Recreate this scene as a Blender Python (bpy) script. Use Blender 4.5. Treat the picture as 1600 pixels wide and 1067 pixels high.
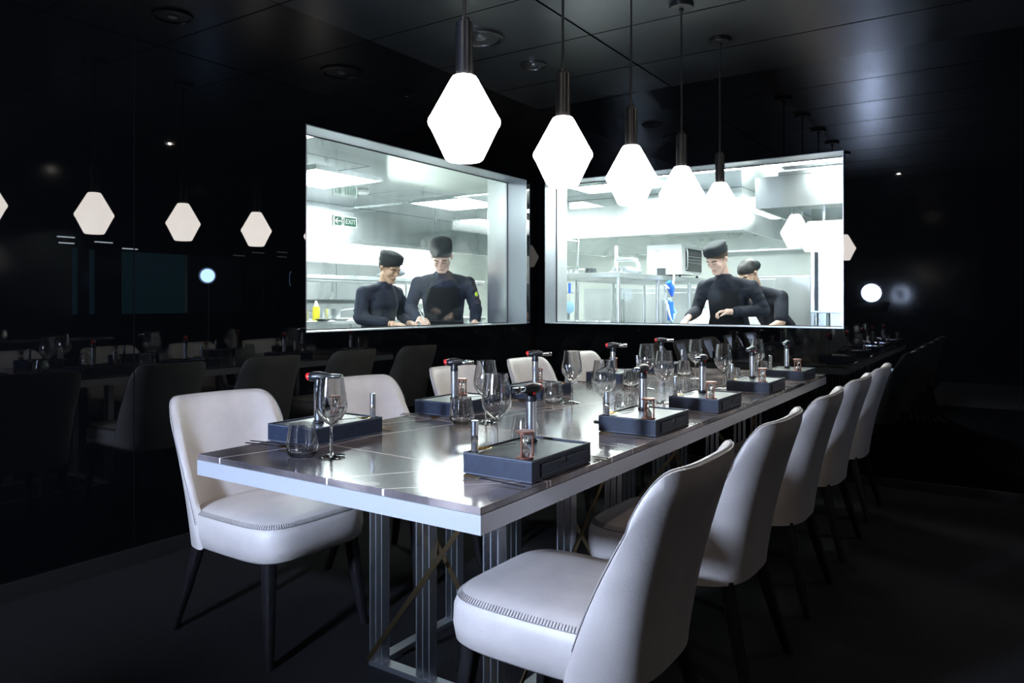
import bpy, bmesh, math, random
from mathutils import Vector, Matrix, Euler
PI = math.pi
random.seed(7)
for o in list(bpy.data.objects): bpy.data.objects.remove(o)
S = bpy.context.scene
C = S.collection

# ------------------------------------------------------------------ camera, world, exposure
YAW = math.radians(33.82)
cam_d = bpy.data.cameras.new('camera')
cam_d.sensor_width = 36; cam_d.lens = 36*1158.5/1600
cam_d.shift_y = -59.5/1600
cam_d.clip_start = 0.05
cam = bpy.data.objects.new('camera', cam_d); C.objects.link(cam)
cam.location = (0, 0, 1.2); cam.rotation_euler = (PI/2, 0, YAW)
S.camera = cam
W = bpy.data.worlds.new('world'); S.world = W; W.use_nodes = True
W.node_tree.nodes['Background'].inputs[0].default_value = (0.05, 0.07, 0.10, 1)
W.node_tree.nodes['Background'].inputs[1].default_value = 0.05
S.view_settings.view_transform = 'Standard'; S.view_settings.look = 'None'
S.view_settings.gamma = 1; S.view_settings.use_curve_mapping = False
S.view_settings.exposure = 0.0
E_PENDANT = 17.0      # frosted pendant glass
E_STUDIO = 1550.0      # near studio lamp disc
E_STUDIO_FAR = 40.0   # far studio lamp disc
E_KITCHEN = 52.0      # kitchen ceiling panels
E_HOOD = 26.0
E_SPOT = 4500.0       # small lit ceiling downlights         # lamps inside the hoods

# ------------------------------------------------------------------ materials
def mat(name, col=(.5, .5, .5), rough=.5, metal=0., spec=.5, emit=None, es=0., coat=0., ior=1.5):
    m = bpy.data.materials.new(name); m.use_nodes = True
    b = m.node_tree.nodes['Principled BSDF']
    b.inputs['Base Color'].default_value = (*col, 1)
    b.inputs['Roughness'].default_value = rough
    b.inputs['Metallic'].default_value = metal
    b.inputs['Specular IOR Level'].default_value = spec
    b.inputs['IOR'].default_value = ior
    b.inputs['Coat Weight'].default_value = coat
    if emit:
        b.inputs['Emission Color'].default_value = (*emit, 1)
        b.inputs['Emission Strength'].default_value = es
    return m
def nt(m): return m.node_tree, m.node_tree.nodes, m.node_tree.links, m.node_tree.nodes['Principled BSDF']
def noise_col(m, c1, c2, scale, detail=4, lo=.35, hi=.65, bump=0., bscale=None, stretch=None, rr=None):
    t, n, l, b = nt(m)
    tc = n.new('ShaderNodeTexCoord'); mp = n.new('ShaderNodeMapping')
    l.new(tc.outputs['Object'], mp.inputs[0])
    if stretch: mp.inputs['Scale'].default_value = stretch
    nz = n.new('ShaderNodeTexNoise'); nz.inputs['Scale'].default_value = scale; nz.inputs['Detail'].default_value = detail
    l.new(mp.outputs[0], nz.inputs['Vector'])
    r = n.new('ShaderNodeValToRGB'); l.new(nz.outputs[0], r.inputs[0])
    r.color_ramp.elements[0].position = lo; r.color_ramp.elements[0].color = (*c1, 1)
    r.color_ramp.elements[1].position = hi; r.color_ramp.elements[1].color = (*c2, 1)
    l.new(r.outputs[0], b.inputs['Base Color'])
    if rr:
        mr = n.new('ShaderNodeMapRange'); mr.inputs[3].default_value = rr[0]; mr.inputs[4].default_value = rr[1]
        l.new(nz.outputs[0], mr.inputs[0]); l.new(mr.outputs[0], b.inputs['Roughness'])
    if bump:
        n2 = n.new('ShaderNodeTexNoise'); n2.inputs['Scale'].default_value = bscale or scale*4; n2.inputs['Detail'].default_value = 3
        l.new(mp.outputs[0], n2.inputs['Vector'])
        bp = n.new('ShaderNodeBump'); bp.inputs['Strength'].default_value = bump; bp.inputs['Distance'].default_value = .002
        l.new(n2.outputs[0], bp.inputs['Height']); l.new(bp.outputs[0], b.inputs['Normal'])
    return m
def thin_glass(name, tint=(1, 1, 1), refl=1.0, f0=.04, power=5.):
    m = bpy.data.materials.new(name); m.use_nodes = True
    n = m.node_tree.nodes; l = m.node_tree.links
    for x in list(n):
        if x.type != 'OUTPUT_MATERIAL': n.remove(x)
    out = [x for x in n if x.type == 'OUTPUT_MATERIAL'][0]
    tr = n.new('ShaderNodeBsdfTransparent'); tr.inputs[0].default_value = (*tint, 1)
    gl = n.new('ShaderNodeBsdfGlossy'); gl.inputs['Roughness'].default_value = .01
    gl.inputs[0].default_value = (refl, refl, refl, 1)
    lw = n.new('ShaderNodeLayerWeight'); lw.inputs[0].default_value = .5
    pw = n.new('ShaderNodeMath'); pw.operation = 'POWER'; pw.inputs[1].default_value = power; l.new(lw.outputs['Facing'], pw.inputs[0])
    fr = n.new('ShaderNodeMapRange'); fr.inputs[3].default_value = f0; fr.inputs[4].default_value = 1.0; l.new(pw.outputs[0], fr.inputs[0])
    mx = n.new('ShaderNodeMixShader')
    l.new(fr.outputs[0], mx.inputs[0]); l.new(tr.outputs[0], mx.inputs[1]); l.new(gl.outputs[0], mx.inputs[2])
    l.new(mx.outputs[0], out.inputs[0])
    return m
M = {}
M['black_glass'] = mat('black_glass', (.0015, .0017, .002), .012, spec=.5)
M['black_glass_dark'] = mat('black_glass_dark', (.002, .002, .002), .15)
M['joint'] = mat('joint', (.0012, .0012, .0015), .8, spec=.1)
M['ceiling_black'] = noise_col(mat('ceiling_black', rough=.3, spec=.6), (.010, .012, .013), (.014, .016, .018), 3, rr=(.26, .36))
M['carpet'] = noise_col(mat('carpet', rough=.95, spec=.1), (.006, .006, .0065), (.015, .014, .015), 160, 6, bump=.8, bscale=420)
M['light_tile'] = noise_col(mat('light_tile', rough=.5), (.16, .15, .14), (.22, .21, .19), 6)
M['base_dark'] = mat('base_dark', (.010, .009, .009), .35)
M['leather'] = noise_col(mat('leather', rough=.42, spec=.45), (.42, .375, .345), (.48, .43, .395), 9, bump=.35, bscale=330)
M['thread'] = mat('thread', (.20, .18, .17), .6)
M['leg_wood'] = noise_col(mat('leg_wood', rough=.35), (.006, .005, .006), (.014, .012, .013), 30, stretch=(6, 6, .4))
M['apron'] = mat('apron', (.50, .51, .54), .38, metal=.55)
M['chrome'] = mat('chrome', (.66, .68, .72), .38, metal=1.)
M['bronze'] = mat('bronze', (.42, .30, .16), .3, metal=1.)
M['steel'] = noise_col(mat('steel', rough=.28, metal=1.), (.62, .66, .68), (.74, .77, .79), 4, rr=(.22, .36), stretch=(1, 1, .2))
M['steel_dim'] = mat('steel_dim', (.42, .45, .47), .35, metal=1.)
M['mirror_steel'] = noise_col(mat('mirror_steel', rough=.1, metal=1.), (.70, .75, .76), (.80, .84, .85), 1.5, rr=(.06, .16))
M['window_steel'] = mat('window_steel', (.34, .37, .41), .33, metal=.85)
M['white_tile'] = mat('white_tile', (.74, .80, .77), .3)
M['kitchen_floor'] = mat('kitchen_floor', (.25, .24, .22), .5)
M['white_plastic'] = mat('white_plastic', (.8, .82, .82), .4)
M['white_ceramic'] = mat('white_ceramic', (.82, .84, .84), .2)
M['black_plastic'] = mat('black_plastic', (.010, .010, .011), .35)
M['black_satin'] = mat('black_satin', (.006, .006, .007), .35)
M['box_leather'] = noise_col(mat('box_leather', rough=.5, spec=.35), (.009, .013, .026), (.014, .020, .038), 60, bump=.3, bscale=500)
M['flap_black'] = mat('flap_black', (.0008, .0008, .0008), 1., spec=0.)
M['box_top'] = mat('box_top', (.030, .036, .038), .3)
M['stitch_light'] = mat('stitch_light', (.20, .22, .25), .5)
M['brushed'] = mat('brushed', (.70, .72, .75), .26, metal=1.)
M['polished'] = mat('polished', (.78, .79, .8), .09, metal=1.)
M['red_button'] = mat('red_button', (.65, .02, .02), .3)
M['copper'] = mat('copper', (.30, .135, .095), .32, metal=.8)
M['sand'] = mat('sand', (.75, .74, .7), .8)
M['gold'] = mat('gold', (.62, .42, .12), .22, metal=1.)
M['glass'] = thin_glass('glass', (.97, .98, .985), 1.0, .045, 3.2)
def solid_glass(name):
    m = bpy.data.materials.new(name); m.use_nodes = True; n = m.node_tree.nodes; l = m.node_tree.links
    n.remove(n['Principled BSDF']); g = n.new('ShaderNodeBsdfGlass'); g.inputs['IOR'].default_value = 1.47; g.inputs['Roughness'].default_value = 0.
    q = n.new('ShaderNodeBsdfGlossy'); q.inputs['Roughness'].default_value = .04; mx = n.new('ShaderNodeMixShader'); mx.inputs[0].default_value = .2
    l.new(g.outputs[0], mx.inputs[1]); l.new(q.outputs[0], mx.inputs[2]); l.new(mx.outputs[0], n['Material Output'].inputs[0]); return m
M['glass'] = solid_glass('clear_glass')
M['pane'] = thin_glass('pane', (.955, .98, .97), 1.0, .04, 5.)
M['salt'] = mat('salt', (.75, .78, .8), .6)
M['pendant'] = mat('pendant', (.9, .88, .85), .3, emit=(1, .93, .87), es=E_PENDANT)
M['studio_disc'] = mat('studio_disc', (.9, .9, .9), .4, emit=(.56, .70, 1), es=E_STUDIO)
M['studio_disc_far'] = mat('studio_disc_far', (.9, .9, .9), .4, emit=(.35, .55, 1), es=E_STUDIO_FAR)
M['kitchen_light'] = mat('kitchen_light', (.9, .9, .9), .4, emit=(.93, 1, .99), es=E_KITCHEN)
M['hood_light'] = mat('hood_light', (.9, .9, .9), .4, emit=(.96, 1, .97), es=E_HOOD)
M['down_light'] = mat('down_light', (.9, .9, .9), .4, emit=(1, .90, .80), es=E_SPOT)
M['teal_pane'] = mat('teal_pane', (.01, .02, .03), .2, emit=(.10, .36, .50), es=.35)
M['strip_light'] = mat('strip_light', (.9, .9, .9), .4, emit=(.75, .88, 1), es=12.)
M['skin_a'] = mat('skin_a', (.56, .36, .26), .5)
M['skin_b'] = mat('skin_b', (.66, .44, .36), .5)
M['hair'] = mat('hair', (.008, .007, .007), .5)
M['hair_brown'] = mat('hair_brown', (.06, .035, .02), .5)
M['chef_navy'] = noise_col(mat('chef_navy', rough=.8, spec=.2), (.018, .022, .040), (.030, .037, .062), 14)
M['chef_black'] = noise_col(mat('chef_black', rough=.8, spec=.2), (.016, .018, .026), (.030, .033, .046), 14)
M['apron_black'] = mat('apron_black', (.026, .029, .034), .75, spec=.2)
M['hat'] = mat('hat', (.024, .029, .034), .75, spec=.2)
M['lip'] = mat('lip', (.42, .18, .15), .5)
M['eye_dark'] = mat('eye_dark', (.03, .02, .02), .4)
M['green'] = mat('green', (.0, .22, .14), .5)
M['white'] = mat('white', (.8, .8, .8), .5)
M['yellow'] = mat('yellow', (.75, .62, .02), .4)
M['patch'] = mat('patch', (.55, .75, .05), .5)
M['blue'] = mat('blue', (.03, .16, .75), .4)
M['pale_blue'] = mat('pale_blue', (.35, .62, .85), .3)
M['dark_dish'] = mat('dark_dish', (.03, .035, .04), .3)
M['oven_black'] = mat('oven_black', (.01, .01, .012), .15)
M['grey_cloth'] = mat('grey_cloth', (.16, .18, .20), .8)
def stone():
    m = mat('stone', rough=.15, spec=.9); t, n, l, b = nt(m)
    tc = n.new('ShaderNodeTexCoord'); mp = n.new('ShaderNodeMapping'); l.new(tc.outputs['Object'], mp.inputs[0])
    nz = n.new('ShaderNodeTexNoise'); nz.inputs['Scale'].default_value = 3.2; nz.inputs['Detail'].default_value = 9; nz.inputs['Distortion'].default_value = .6
    l.new(mp.outputs[0], nz.inputs['Vector'])
    r = n.new('ShaderNodeValToRGB'); l.new(nz.outputs[0], r.inputs[0]); e = r.color_ramp.elements
    e[0].position = .3; e[0].color = (.040, .034, .036, 1); e[1].position = .70; e[1].color = (.40, .33, .30, 1)
    x = e.new(.5); x.color = (.12, .10, .10, 1)
    # pale inlay lines of the slab joints, as straight lines in the plane of the top
    sp = n.new('ShaderNodeSeparateXYZ'); l.new(mp.outputs[0], sp.inputs[0])
    def M_(op, a_, b_):
        q = n.new('ShaderNodeMath'); q.operation = op
        for k, v in enumerate((a_, b_)):
            if isinstance(v, (int, float)): q.inputs[k].default_value = v
            elif v is not None: l.new(v, q.inputs[k])
        return q.outputs[0]
    best = None; ox, oy = -1.491, 3.1775
    for (x0, y0, x1, y1) in ((-1.894, 1.389, -1.74, 2.1), (-1.754, 1.640, -1.314, 1.62), (-1.458, 1.32, -1.285, 1.55), (-1.271, 1.31, -1.150, 1.434), (-1.283, 2.156, -.963, 2.118),
                             (-2.0, 2.62, -1.2, 2.75), (-2.0, 3.36, -1.0, 3.30), (-1.6, 2.9, -1.2, 3.9), (-2.0, 4.05, -1.0, 4.12), (-2.0, 4.75, -1.0, 4.60)):
        dx, dy = x1-x0, y1-y0; L = math.hypot(dx, dy); nx, ny = -dy/L, dx/L; c = nx*(x0-ox)+ny*(y0-oy)
        dd = M_('ABSOLUTE', M_('SUBTRACT', M_('ADD', M_('MULTIPLY', sp.outputs[0], nx), M_('MULTIPLY', sp.outputs[1], ny)), c), None)
        best = dd if best is None else M_('MINIMUM', best, dd)
    r2 = n.new('ShaderNodeMath'); r2.operation = 'LESS_THAN'; r2.inputs[1].default_value = .0026; l.new(best, r2.inputs[0])
    mx = n.new('ShaderNodeMix'); mx.data_type = 'RGBA'
    l.new(r2.outputs[0], mx.inputs[0]); l.new(r.outputs[0], mx.inputs[6]); mx.inputs[7].default_value = (.55, .50, .46, 1)
    l.new(mx.outputs[2], b.inputs['Base Color'])
    return m
M['stone'] = stone()

# ------------------------------------------------------------------ mesh helpers
def box(bm, x0, x1, y0, y1, z0, z1, mi=0, bev=0.):
    before = set(bm.faces)
    r = bmesh.ops.create_cube(bm, size=1)
    for v in r['verts']:
        v.co = Vector((x0+(v.co.x+.5)*(x1-x0), y0+(v.co.y+.5)*(y1-y0), z0+(v.co.z+.5)*(z1-z0)))
    if bev > 0:
        es = list({e for v in r['verts'] for e in v.link_edges})
        bmesh.ops.bevel(bm, geom=es, offset=bev, segments=2, affect='EDGES', profile=.6)
    for f in bm.faces:
        if f not in before: f.material_index = mi
def lathe(bm, prof, seg=24, cx=0, cy=0, mi=0, closed=False):
    rings = []
    for r, z in prof:
        if r < 1e-6: rings.append([bm.verts.new((cx, cy, z))])
        else: rings.append([bm.verts.new((cx+r*math.cos(2*PI*i/seg), cy+r*math.sin(2*PI*i/seg), z)) for i in range(seg)])
    pairs = list(zip(rings, rings[1:]))
    if closed: pairs.append((rings[-1], rings[0]))
    for a, b in pairs:
        for i in range(seg):
            j = (i+1) % seg
            if len(a) == 1 and len(b) == 1: continue
            if len(a) == 1: f = bm.faces.new((a[0], b[j], b[i]))
            elif len(b) == 1: f = bm.faces.new((a[i], a[j], b[0]))
            else: f = bm.faces.new((a[i], a[j], b[j], b[i]))
            f.material_index = mi
def cyl(bm, r, z0, z1, cx=0, cy=0, seg=20, mi=0, r2=None, bev=0.):
    r2 = r if r2 is None else r2
    if bev: lathe(bm, [(0, z0), (r-bev, z0), (r, z0+bev), (r2, z1-bev), (r2-bev, z1), (0, z1)], seg, cx, cy, mi)
    else: lathe(bm, [(0, z0), (r, z0), (r2, z1), (0, z1)], seg, cx, cy, mi)
def tube(bm, pts, r, seg=8, mi=0, r_end=None, flat=1.):
    pts = [Vector(p) for p in pts]; rings = []
    prev = None
    for k, p in enumerate(pts):
        d = (pts[min(k+1, len(pts)-1)]-pts[max(k-1, 0)]).normalized()
        if prev is None:
            up = Vector((0, 0, 1)) if abs(d.z) < .9 else Vector((1, 0, 0))
            a = d.cross(up).normalized()
        else:
            a = (prev-d*prev.dot(d)).normalized()
        prev = a; b2 = a.cross(d)
        rr = r if r_end is None else r+(r_end-r)*k/(len(pts)-1)
        if isinstance(r, (list, tuple)): rr = r[k]
        rings.append([bm.verts.new(p+a*rr*math.cos(2*PI*i/seg)+b2*rr*flat*math.sin(2*PI*i/seg)) for i in range(seg)])
    for A, B in zip(rings, rings[1:]):
        for i in range(seg):
            j = (i+1) % seg
            f = bm.faces.new((A[i], A[j], B[j], B[i])); f.material_index = mi
    for R in (rings[0], rings[-1]):
        f = bm.faces.new(R if R is rings[-1] else R[::-1]); f.material_index = mi
def bar(bm, a, b, w, t, mi=0, up=(0, 0, 1)):
    a = Vector(a); b = Vector(b); d = (b-a); L = d.length; d.normalize()
    u = Vector(up)
    if abs(d.dot(u)) > .95: u = Vector((0, 1, 0))
    s = d.cross(u).normalized(); u = s.cross(d)
    vs = []
    for q in (a, b):
        for i, j in ((-1, -1), (1, -1), (1, 1), (-1, 1)): vs.append(bm.verts.new(q+s*w/2*i+u*t/2*j))
    for f in ((0, 1, 2, 3), (7, 6, 5, 4), (0, 4, 5, 1), (1, 5, 6, 2), (2, 6, 7, 3), (3, 7, 4, 0)):
        bm.faces.new([vs[i] for i in f]).material_index = mi
def obj(name, bm, mats, parent=None, smooth=True, loc=None, angle=40):
    bmesh.ops.recalc_face_normals(bm, faces=bm.faces)
    me = bpy.data.meshes.new(name); bm.to_mesh(me); bm.free()
    if not isinstance(mats, (list, tuple)): mats = [mats]
    for m in mats: me.materials.append(M[m] if isinstance(m, str) else m)
    if smooth:
        me.polygons.foreach_set('use_smooth', [True]*len(me.polygons))
        try: me.set_sharp_from_angle(angle=math.radians(angle))
        except Exception: pass
    o = bpy.data.objects.new(name, me); C.objects.link(o)
    if parent: o.parent = parent
    if loc: o.location = loc
    return o
def B(): return bmesh.new()
def thing(name, label, cat, loc=(0, 0, 0), rz=0, group=None):
    o = bpy.data.objects.new(name, None); C.objects.link(o); o.empty_display_size = .05
    o.location = loc; o.rotation_euler = (0, 0, rz)
    return tag(o, label, cat, group)
def tag(o, label, cat, group=None, kind=None):
    o['label'] = label; o['category'] = cat
    if group: o['group'] = group
    if kind: o['kind'] = kind
    return o
def struct(name, bm, mats, label=None, cat=None, smooth=False):
    o = obj(name, bm, mats, smooth=smooth); o['kind'] = 'structure'
    o['label'] = label or name.replace('_', ' '); o['category'] = cat or name.split('_')[0]
    return o
def dup(root, loc, rz, label, group=None):
    r = root.copy(); C.objects.link(r); r.location = loc; r.rotation_euler = (0, 0, rz)
    r['label'] = label
    if group: r['group'] = group
    for ch in list(root.children):
        c = ch.copy(); C.objects.link(c); c.parent = r
        for g in ch.children:
            d = g.copy(); C.objects.link(d); d.parent = c
    return r
class Proto:
    """first placement moves the prototype itself, later ones copy it"""
    def __init__(s, root): s.r = root; s.used = False
    def put(s, loc, rz, label, group=None):
        if not s.used:
            s.used = True; s.r.location = loc; s.r.rotation_euler = (0, 0, rz); s.r['label'] = label
            if group: s.r['group'] = group
            return s.r
        return dup(s.r, loc, rz, label, group)

# ------------------------------------------------------------------ dimensions of the room
XL, YB, ZC = -3.35, 5.39, 2.86
XR, YF = 1.75, -2.3
WT = .2
LW = (2.875, 5.217, 1.03, 2.23)      # left window y0 y1 z0 z1
BW = (-3.276, -.924, 1.03, 2.23)     # back window x0 x1 z0 z1
# floors
b = B(); box(b, XL-.02, XR, .72, YB+.02, -.05, 0); box(b, XL-.02, -.86, YF, .72, -.05, 0)
struct('floor', b, 'carpet', 'dark charcoal carpet under the dining table', 'floor')
b = B(); box(b, -.86, XR, YF, .72, -.05, 0); struct('floor_entrance', b, 'light_tile', 'pale stone floor at the entrance end of the room', 'floor')
# left wall: black glass round the opening
b = B()
for y0, y1, z0, z1 in ((YF, LW[0], 0, ZC), (LW[0], LW[1], 0, LW[2]), (LW[0], LW[1], LW[3], ZC), (LW[1], YB, 0, ZC)):
    box(b, XL-WT, XL, y0, y1, z0, z1)
struct('wall_left', b, 'black_glass', 'black mirror glass wall on the left holding a kitchen window', 'wall')
b = B()
for x0, x1, z0, z1 in ((XL, BW[0], 0, ZC), (BW[0], BW[1], 0, BW[2]), (BW[0], BW[1], BW[3], ZC), (BW[1], XR, 0, ZC)):
    box(b, x0, x1, YB, YB+WT, z0, z1)
struct('wall_back', b, 'black_glass', 'black mirror glass wall at the far end holding a kitchen window', 'wall')
b = B()
for y0, y1, z0, z1 in ((YF, 4.03, 0, ZC), (4.03, YB, 0, 1.08), (4.03, YB, 1.80, ZC), (4.11, 4.21, 1.08, 1.8), (4.29, 4.57, 1.08, 1.8)):
    box(b, XR, XR+.15, y0, y1, z0, z1)
struct('wall_right', b, 'black_glass_dark', 'black side wall seen only as a reflection', 'wall')
b = B(); box(b, XL, XR, YF-.15, YF, 0, ZC); struct('wall_front', b, 'black_glass_dark', 'dark wall behind the photographer', 'wall')
b = B(); box(b, XL-.2, XR+.15, YF-.15, YB+.2, ZC, ZC+.08)
struct('ceiling', b, 'ceiling_black', 'black satin panel ceiling over the dining room', 'ceiling')
# ceiling panel joints
b = B()
for y in (-.06, .63, 1.32, 2.01, 2.70, 3.39, 4.08, 4.77): box(b, XL, XR, y-.003, y+.003, ZC-.0015, ZC)
for x in (-2.147,): box(b, x-.006, x+.006, YF, YB, ZC-.0018, ZC)
struct('trim_1', b, mat('joint_black', (.0005, .0005, .0005), 1., spec=0.), 'thin dark joints between the ceiling panels', 'trim')
# wall joints
b = B()
for y in (.3, 1.87): box(b, XL, XL+.0015, y-.002, y+.002, .08, ZC)
struct('trim_2', b, 'joint', 'thin upright joints in the left black glass wall', 'trim')
b = B()
for x in (.062,): box(b, x-.002, x+.002, YB-.0015, YB, .06, ZC)
struct('trim_3', b, 'joint', 'thin upright joints in the far black glass wall', 'trim')
b = B(); box(b, XL, XL+.014, YF, YB, 0, .075, bev=.002); struct('baseboard_left', b, 'base_dark', 'dark baseboard along the left wall', 'baseboard')
b = B(); box(b, XL+.014, XR, YB-.014, YB, 0, .06, bev=.002); struct('baseboard_back', b, 'base_dark', 'dark baseboard along the far wall', 'baseboard')

# windows to the kitchen: steel lined openings with a pane
def window(name, axis, a0, a1, z0, z1, w0, label):
    # axis 'x': opening in the plane x=w0 going to -x ; axis 'y': plane y=w0 going to +y
    t = .006; e = B()
    def bx(u0, u1, d0, d1, z0_, z1_, bm):
        if axis == 'x': box(bm, w0-d1, w0-d0, u0, u1, z0_, z1_)
        else: box(bm, u0, u1, w0+d0, w0+d1, z0_, z1_)
    bx(a0, a0+t, -.002, WT+.004, z0, z1, e); bx(a1-t, a1, -.002, WT+.004, z0, z1, e)
    bx(a0+t, a1-t, -.002, WT+.004, z0, z0+t, e); bx(a0+t, a1-t, -.002, WT+.004, z1-t, z1, e)
    o = struct(name, e, 'window_steel', label, 'window')
    p = B(); bx(a0+t, a1-t, WT-.012, WT-.004, z0+t, z1-t, p)
    obj('pane', p, 'pane', o, smooth=False)
    s = B()
    for u0, u1, q0, q1 in ((a0+t, a0+t+.006, z0+t, z1-t), (a1-t-.006, a1-t, z0+t, z1-t), (a0+t, a1-t, z0+t, z0+t+.006), (a0+t, a1-t, z1-t-.006, z1-t)):
        bx(u0, u1, WT-.018, WT-.012, q0, q1, s)
    obj('pane_seal', s, 'black_satin', o, smooth=False)
    return o
window('window_1', 'x', *LW, XL, 'steel lined kitchen window in the left wall, two chefs behind it')
window('window_2', 'y', *BW, YB, 'steel lined kitchen window in the far wall, a capped chef and a bending cook behind it')
# dim adjoining windows on the side wall (seen reflected)
for i, (y0, y1) in enumerate(((4.03, 4.11), (4.21, 4.29), (4.57, YB))):
    b = B(); box(b, XR+.05, XR+.07, y0, y1, 1.08, 1.8)
    struct('window_%d' % (i+3), b, 'teal_pane', 'dim teal window in the side wall reflected in the black glass', 'window')

# ------------------------------------------------------------------ ceiling fixtures
def down(r, label, x, y, lit=False):
    t = thing('ceiling_downlight', label, 'downlight', (x, y, ZC-.012))
    e = B(); lathe(e, [(r*.82, .002), (r*.86, -.006), (r, -.004), (r, .0105), (r*.82, .0105)], 40, closed=True); obj('trim_ring', e, 'black_satin', t)
    e = B(); cyl(e, r*.8, .004, .0105, seg=36); obj('baffle', e, 'black_plastic', t)
    e = B(); cyl(e, r*.22, -.002, .004, seg=20); obj('lamp', e, 'down_light' if lit else 'brushed', t)
down(.15, 'large round black ceiling speaker plate nearest the pendants', -2.737, 3.73)
down(.095, 'smaller round black recessed downlight beyond the ceiling speaker plate', -2.74, 4.36)
down(.11, 'round black ceiling plate over the left chairs, seen reflected', -2.70, 2.46)
down(.05, 'small lit downlight reflected high in the left glass wall', .49, 4.39, True)
down(.05, 'small lit downlight reflected high in the far glass wall', -1.16, .22, True)
down(.05, 'added fill downlight beside the nearest right chair, outside the view', .49, 1.4, True)  # unseen extra lamp, added to brighten the outer backs of the right chairs

# ------------------------------------------------------------------ pendants
def make_pendant():
    t = thing('pendant_lamp', '', 'pendant lamp')
    e = B()
    prof = [(.036, 1.956), (.040, 1.954), (.046, 1.945), (.112, 1.824), (.1195, 1.812), (.1216, 1.803), (.1195, 1.794), (.112, 1.782), (.068, 1.690), (.063, 1.680), (.056, 1.675), (0, 1.673)]
    lathe(e, prof, 48); obj('glass_shade', e, 'pendant', t, angle=80)
    e = B(); cyl(e, .029, 1.954, 2.135, seg=28, bev=.002); cyl(e, .018, 2.135, 2.15, seg=20); obj('lamp_holder', e, 'black_satin', t)
    e = B(); cyl(e, .0055, 2.15, ZC-.02, seg=10); obj('stem', e, 'black_satin', t)
    e = B(); cyl(e, .068, ZC-.028, ZC-.0005, seg=36, bev=.003); cyl(e, .012, ZC-.045, ZC-.028, seg=14); obj('canopy', e, 'black_satin', t)
    return t
P = Proto(make_pendant())
order = ['nearest and largest in view', 'second from the near end of the row', 'middle one of the row of five', 'fourth from the near end, its ceiling canopy in view', 'farthest and smallest in view']
for i in range(5):
    P.put((-1.507, 1.964+.6571*i, 0), 0, 'glowing white diamond pendant lamp, '+order[i], 'pendant lamps over the table')

# ------------------------------------------------------------------ dining table
TX0, TX1, TY0, TY1 = -2.016, -.966, 1.318, 5.037
t = thing('dining_table', 'long dining table with grey veined stone top and silver metal edge', 'table', ((TX0+TX1)/2, (TY0+TY1)/2, 0))
hx, hy = (TX1-TX0)/2, (TY1-TY0)/2
e = B(); box(e, -hx+.002, hx-.002, -hy+.002, hy-.002, .7325, .75, bev=.002); obj('stone_top', e, 'stone', t, smooth=False)
e = B()
for x0, x1, y0, y1 in ((-hx, hx, -hy, -hy+.02), (-hx, hx, hy-.02, hy), (-hx, -hx+.02, -hy+.02, hy-.02), (hx-.02, hx, -hy+.02, hy-.02)):
    box(e, x0, x1, y0, y1, .688, .7322)
box(e, -hx+.02, hx-.02, -hy+.02, hy-.02, .715, .7322)
obj('edge_frame', e, 'apron', t, smooth=False)
for (py0, py1) in ((1.80, 2.60), (3.75, 4.55)):
    y0, y1 = py0-(TY0+TY1)/2, py1-(TY0+TY1)/2
    xa, xb = -1.745-(TX0+TX1)/2, -1.24-(TX0+TX1)/2
    e = B()
    for q in ((xa-.02, xb+.02, y0-.02, y0+.02), (xa-.02, xb+.02, y1-.02, y1+.02), (xa-.02, xa+.02, y0+.02, y1-.02), (xb-.02, xb+.02, y0+.02, y1-.02)):
        box(e, *q, 0.0005, .018)
    obj('base_frame', e, 'chrome', t, smooth=False)
    xm = (xa+xb)/2
    for (px, py) in ((xa+.01, y0), (xm-.04, y0), (xb-.03, y0), (xa+.01, y1), (xb-.03, y1), (xb-.01, (y0+y1)/2), (xa+.01, (y0+y1)/2)):
        e = B()
        for k in (-1, 0, 1): box(e, px+k*.026-.0022, px+k*.026+.0022, py-.018, py+.018, .018, .7148)
        obj('leg', e, 'chrome', t, smooth=False)
    for (A, D) in (((xb+.01, y0-.025, .71), (xa-.02, y0-.025, .02)), ((xa+.04, y0+.03, .71), (xb+.02, y0+.03, .02)), ((xa, y1+.025, .71), (xb, y1+.025, .02)), ((xb+.022, y0+.03, .02), (xb+.022, y1-.03, .71))):
        e = B(); bar(e, A, D, .004, .016, up=(0, 0, 1)); obj('cross_brace', e, 'bronze', t, smooth=False)

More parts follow.
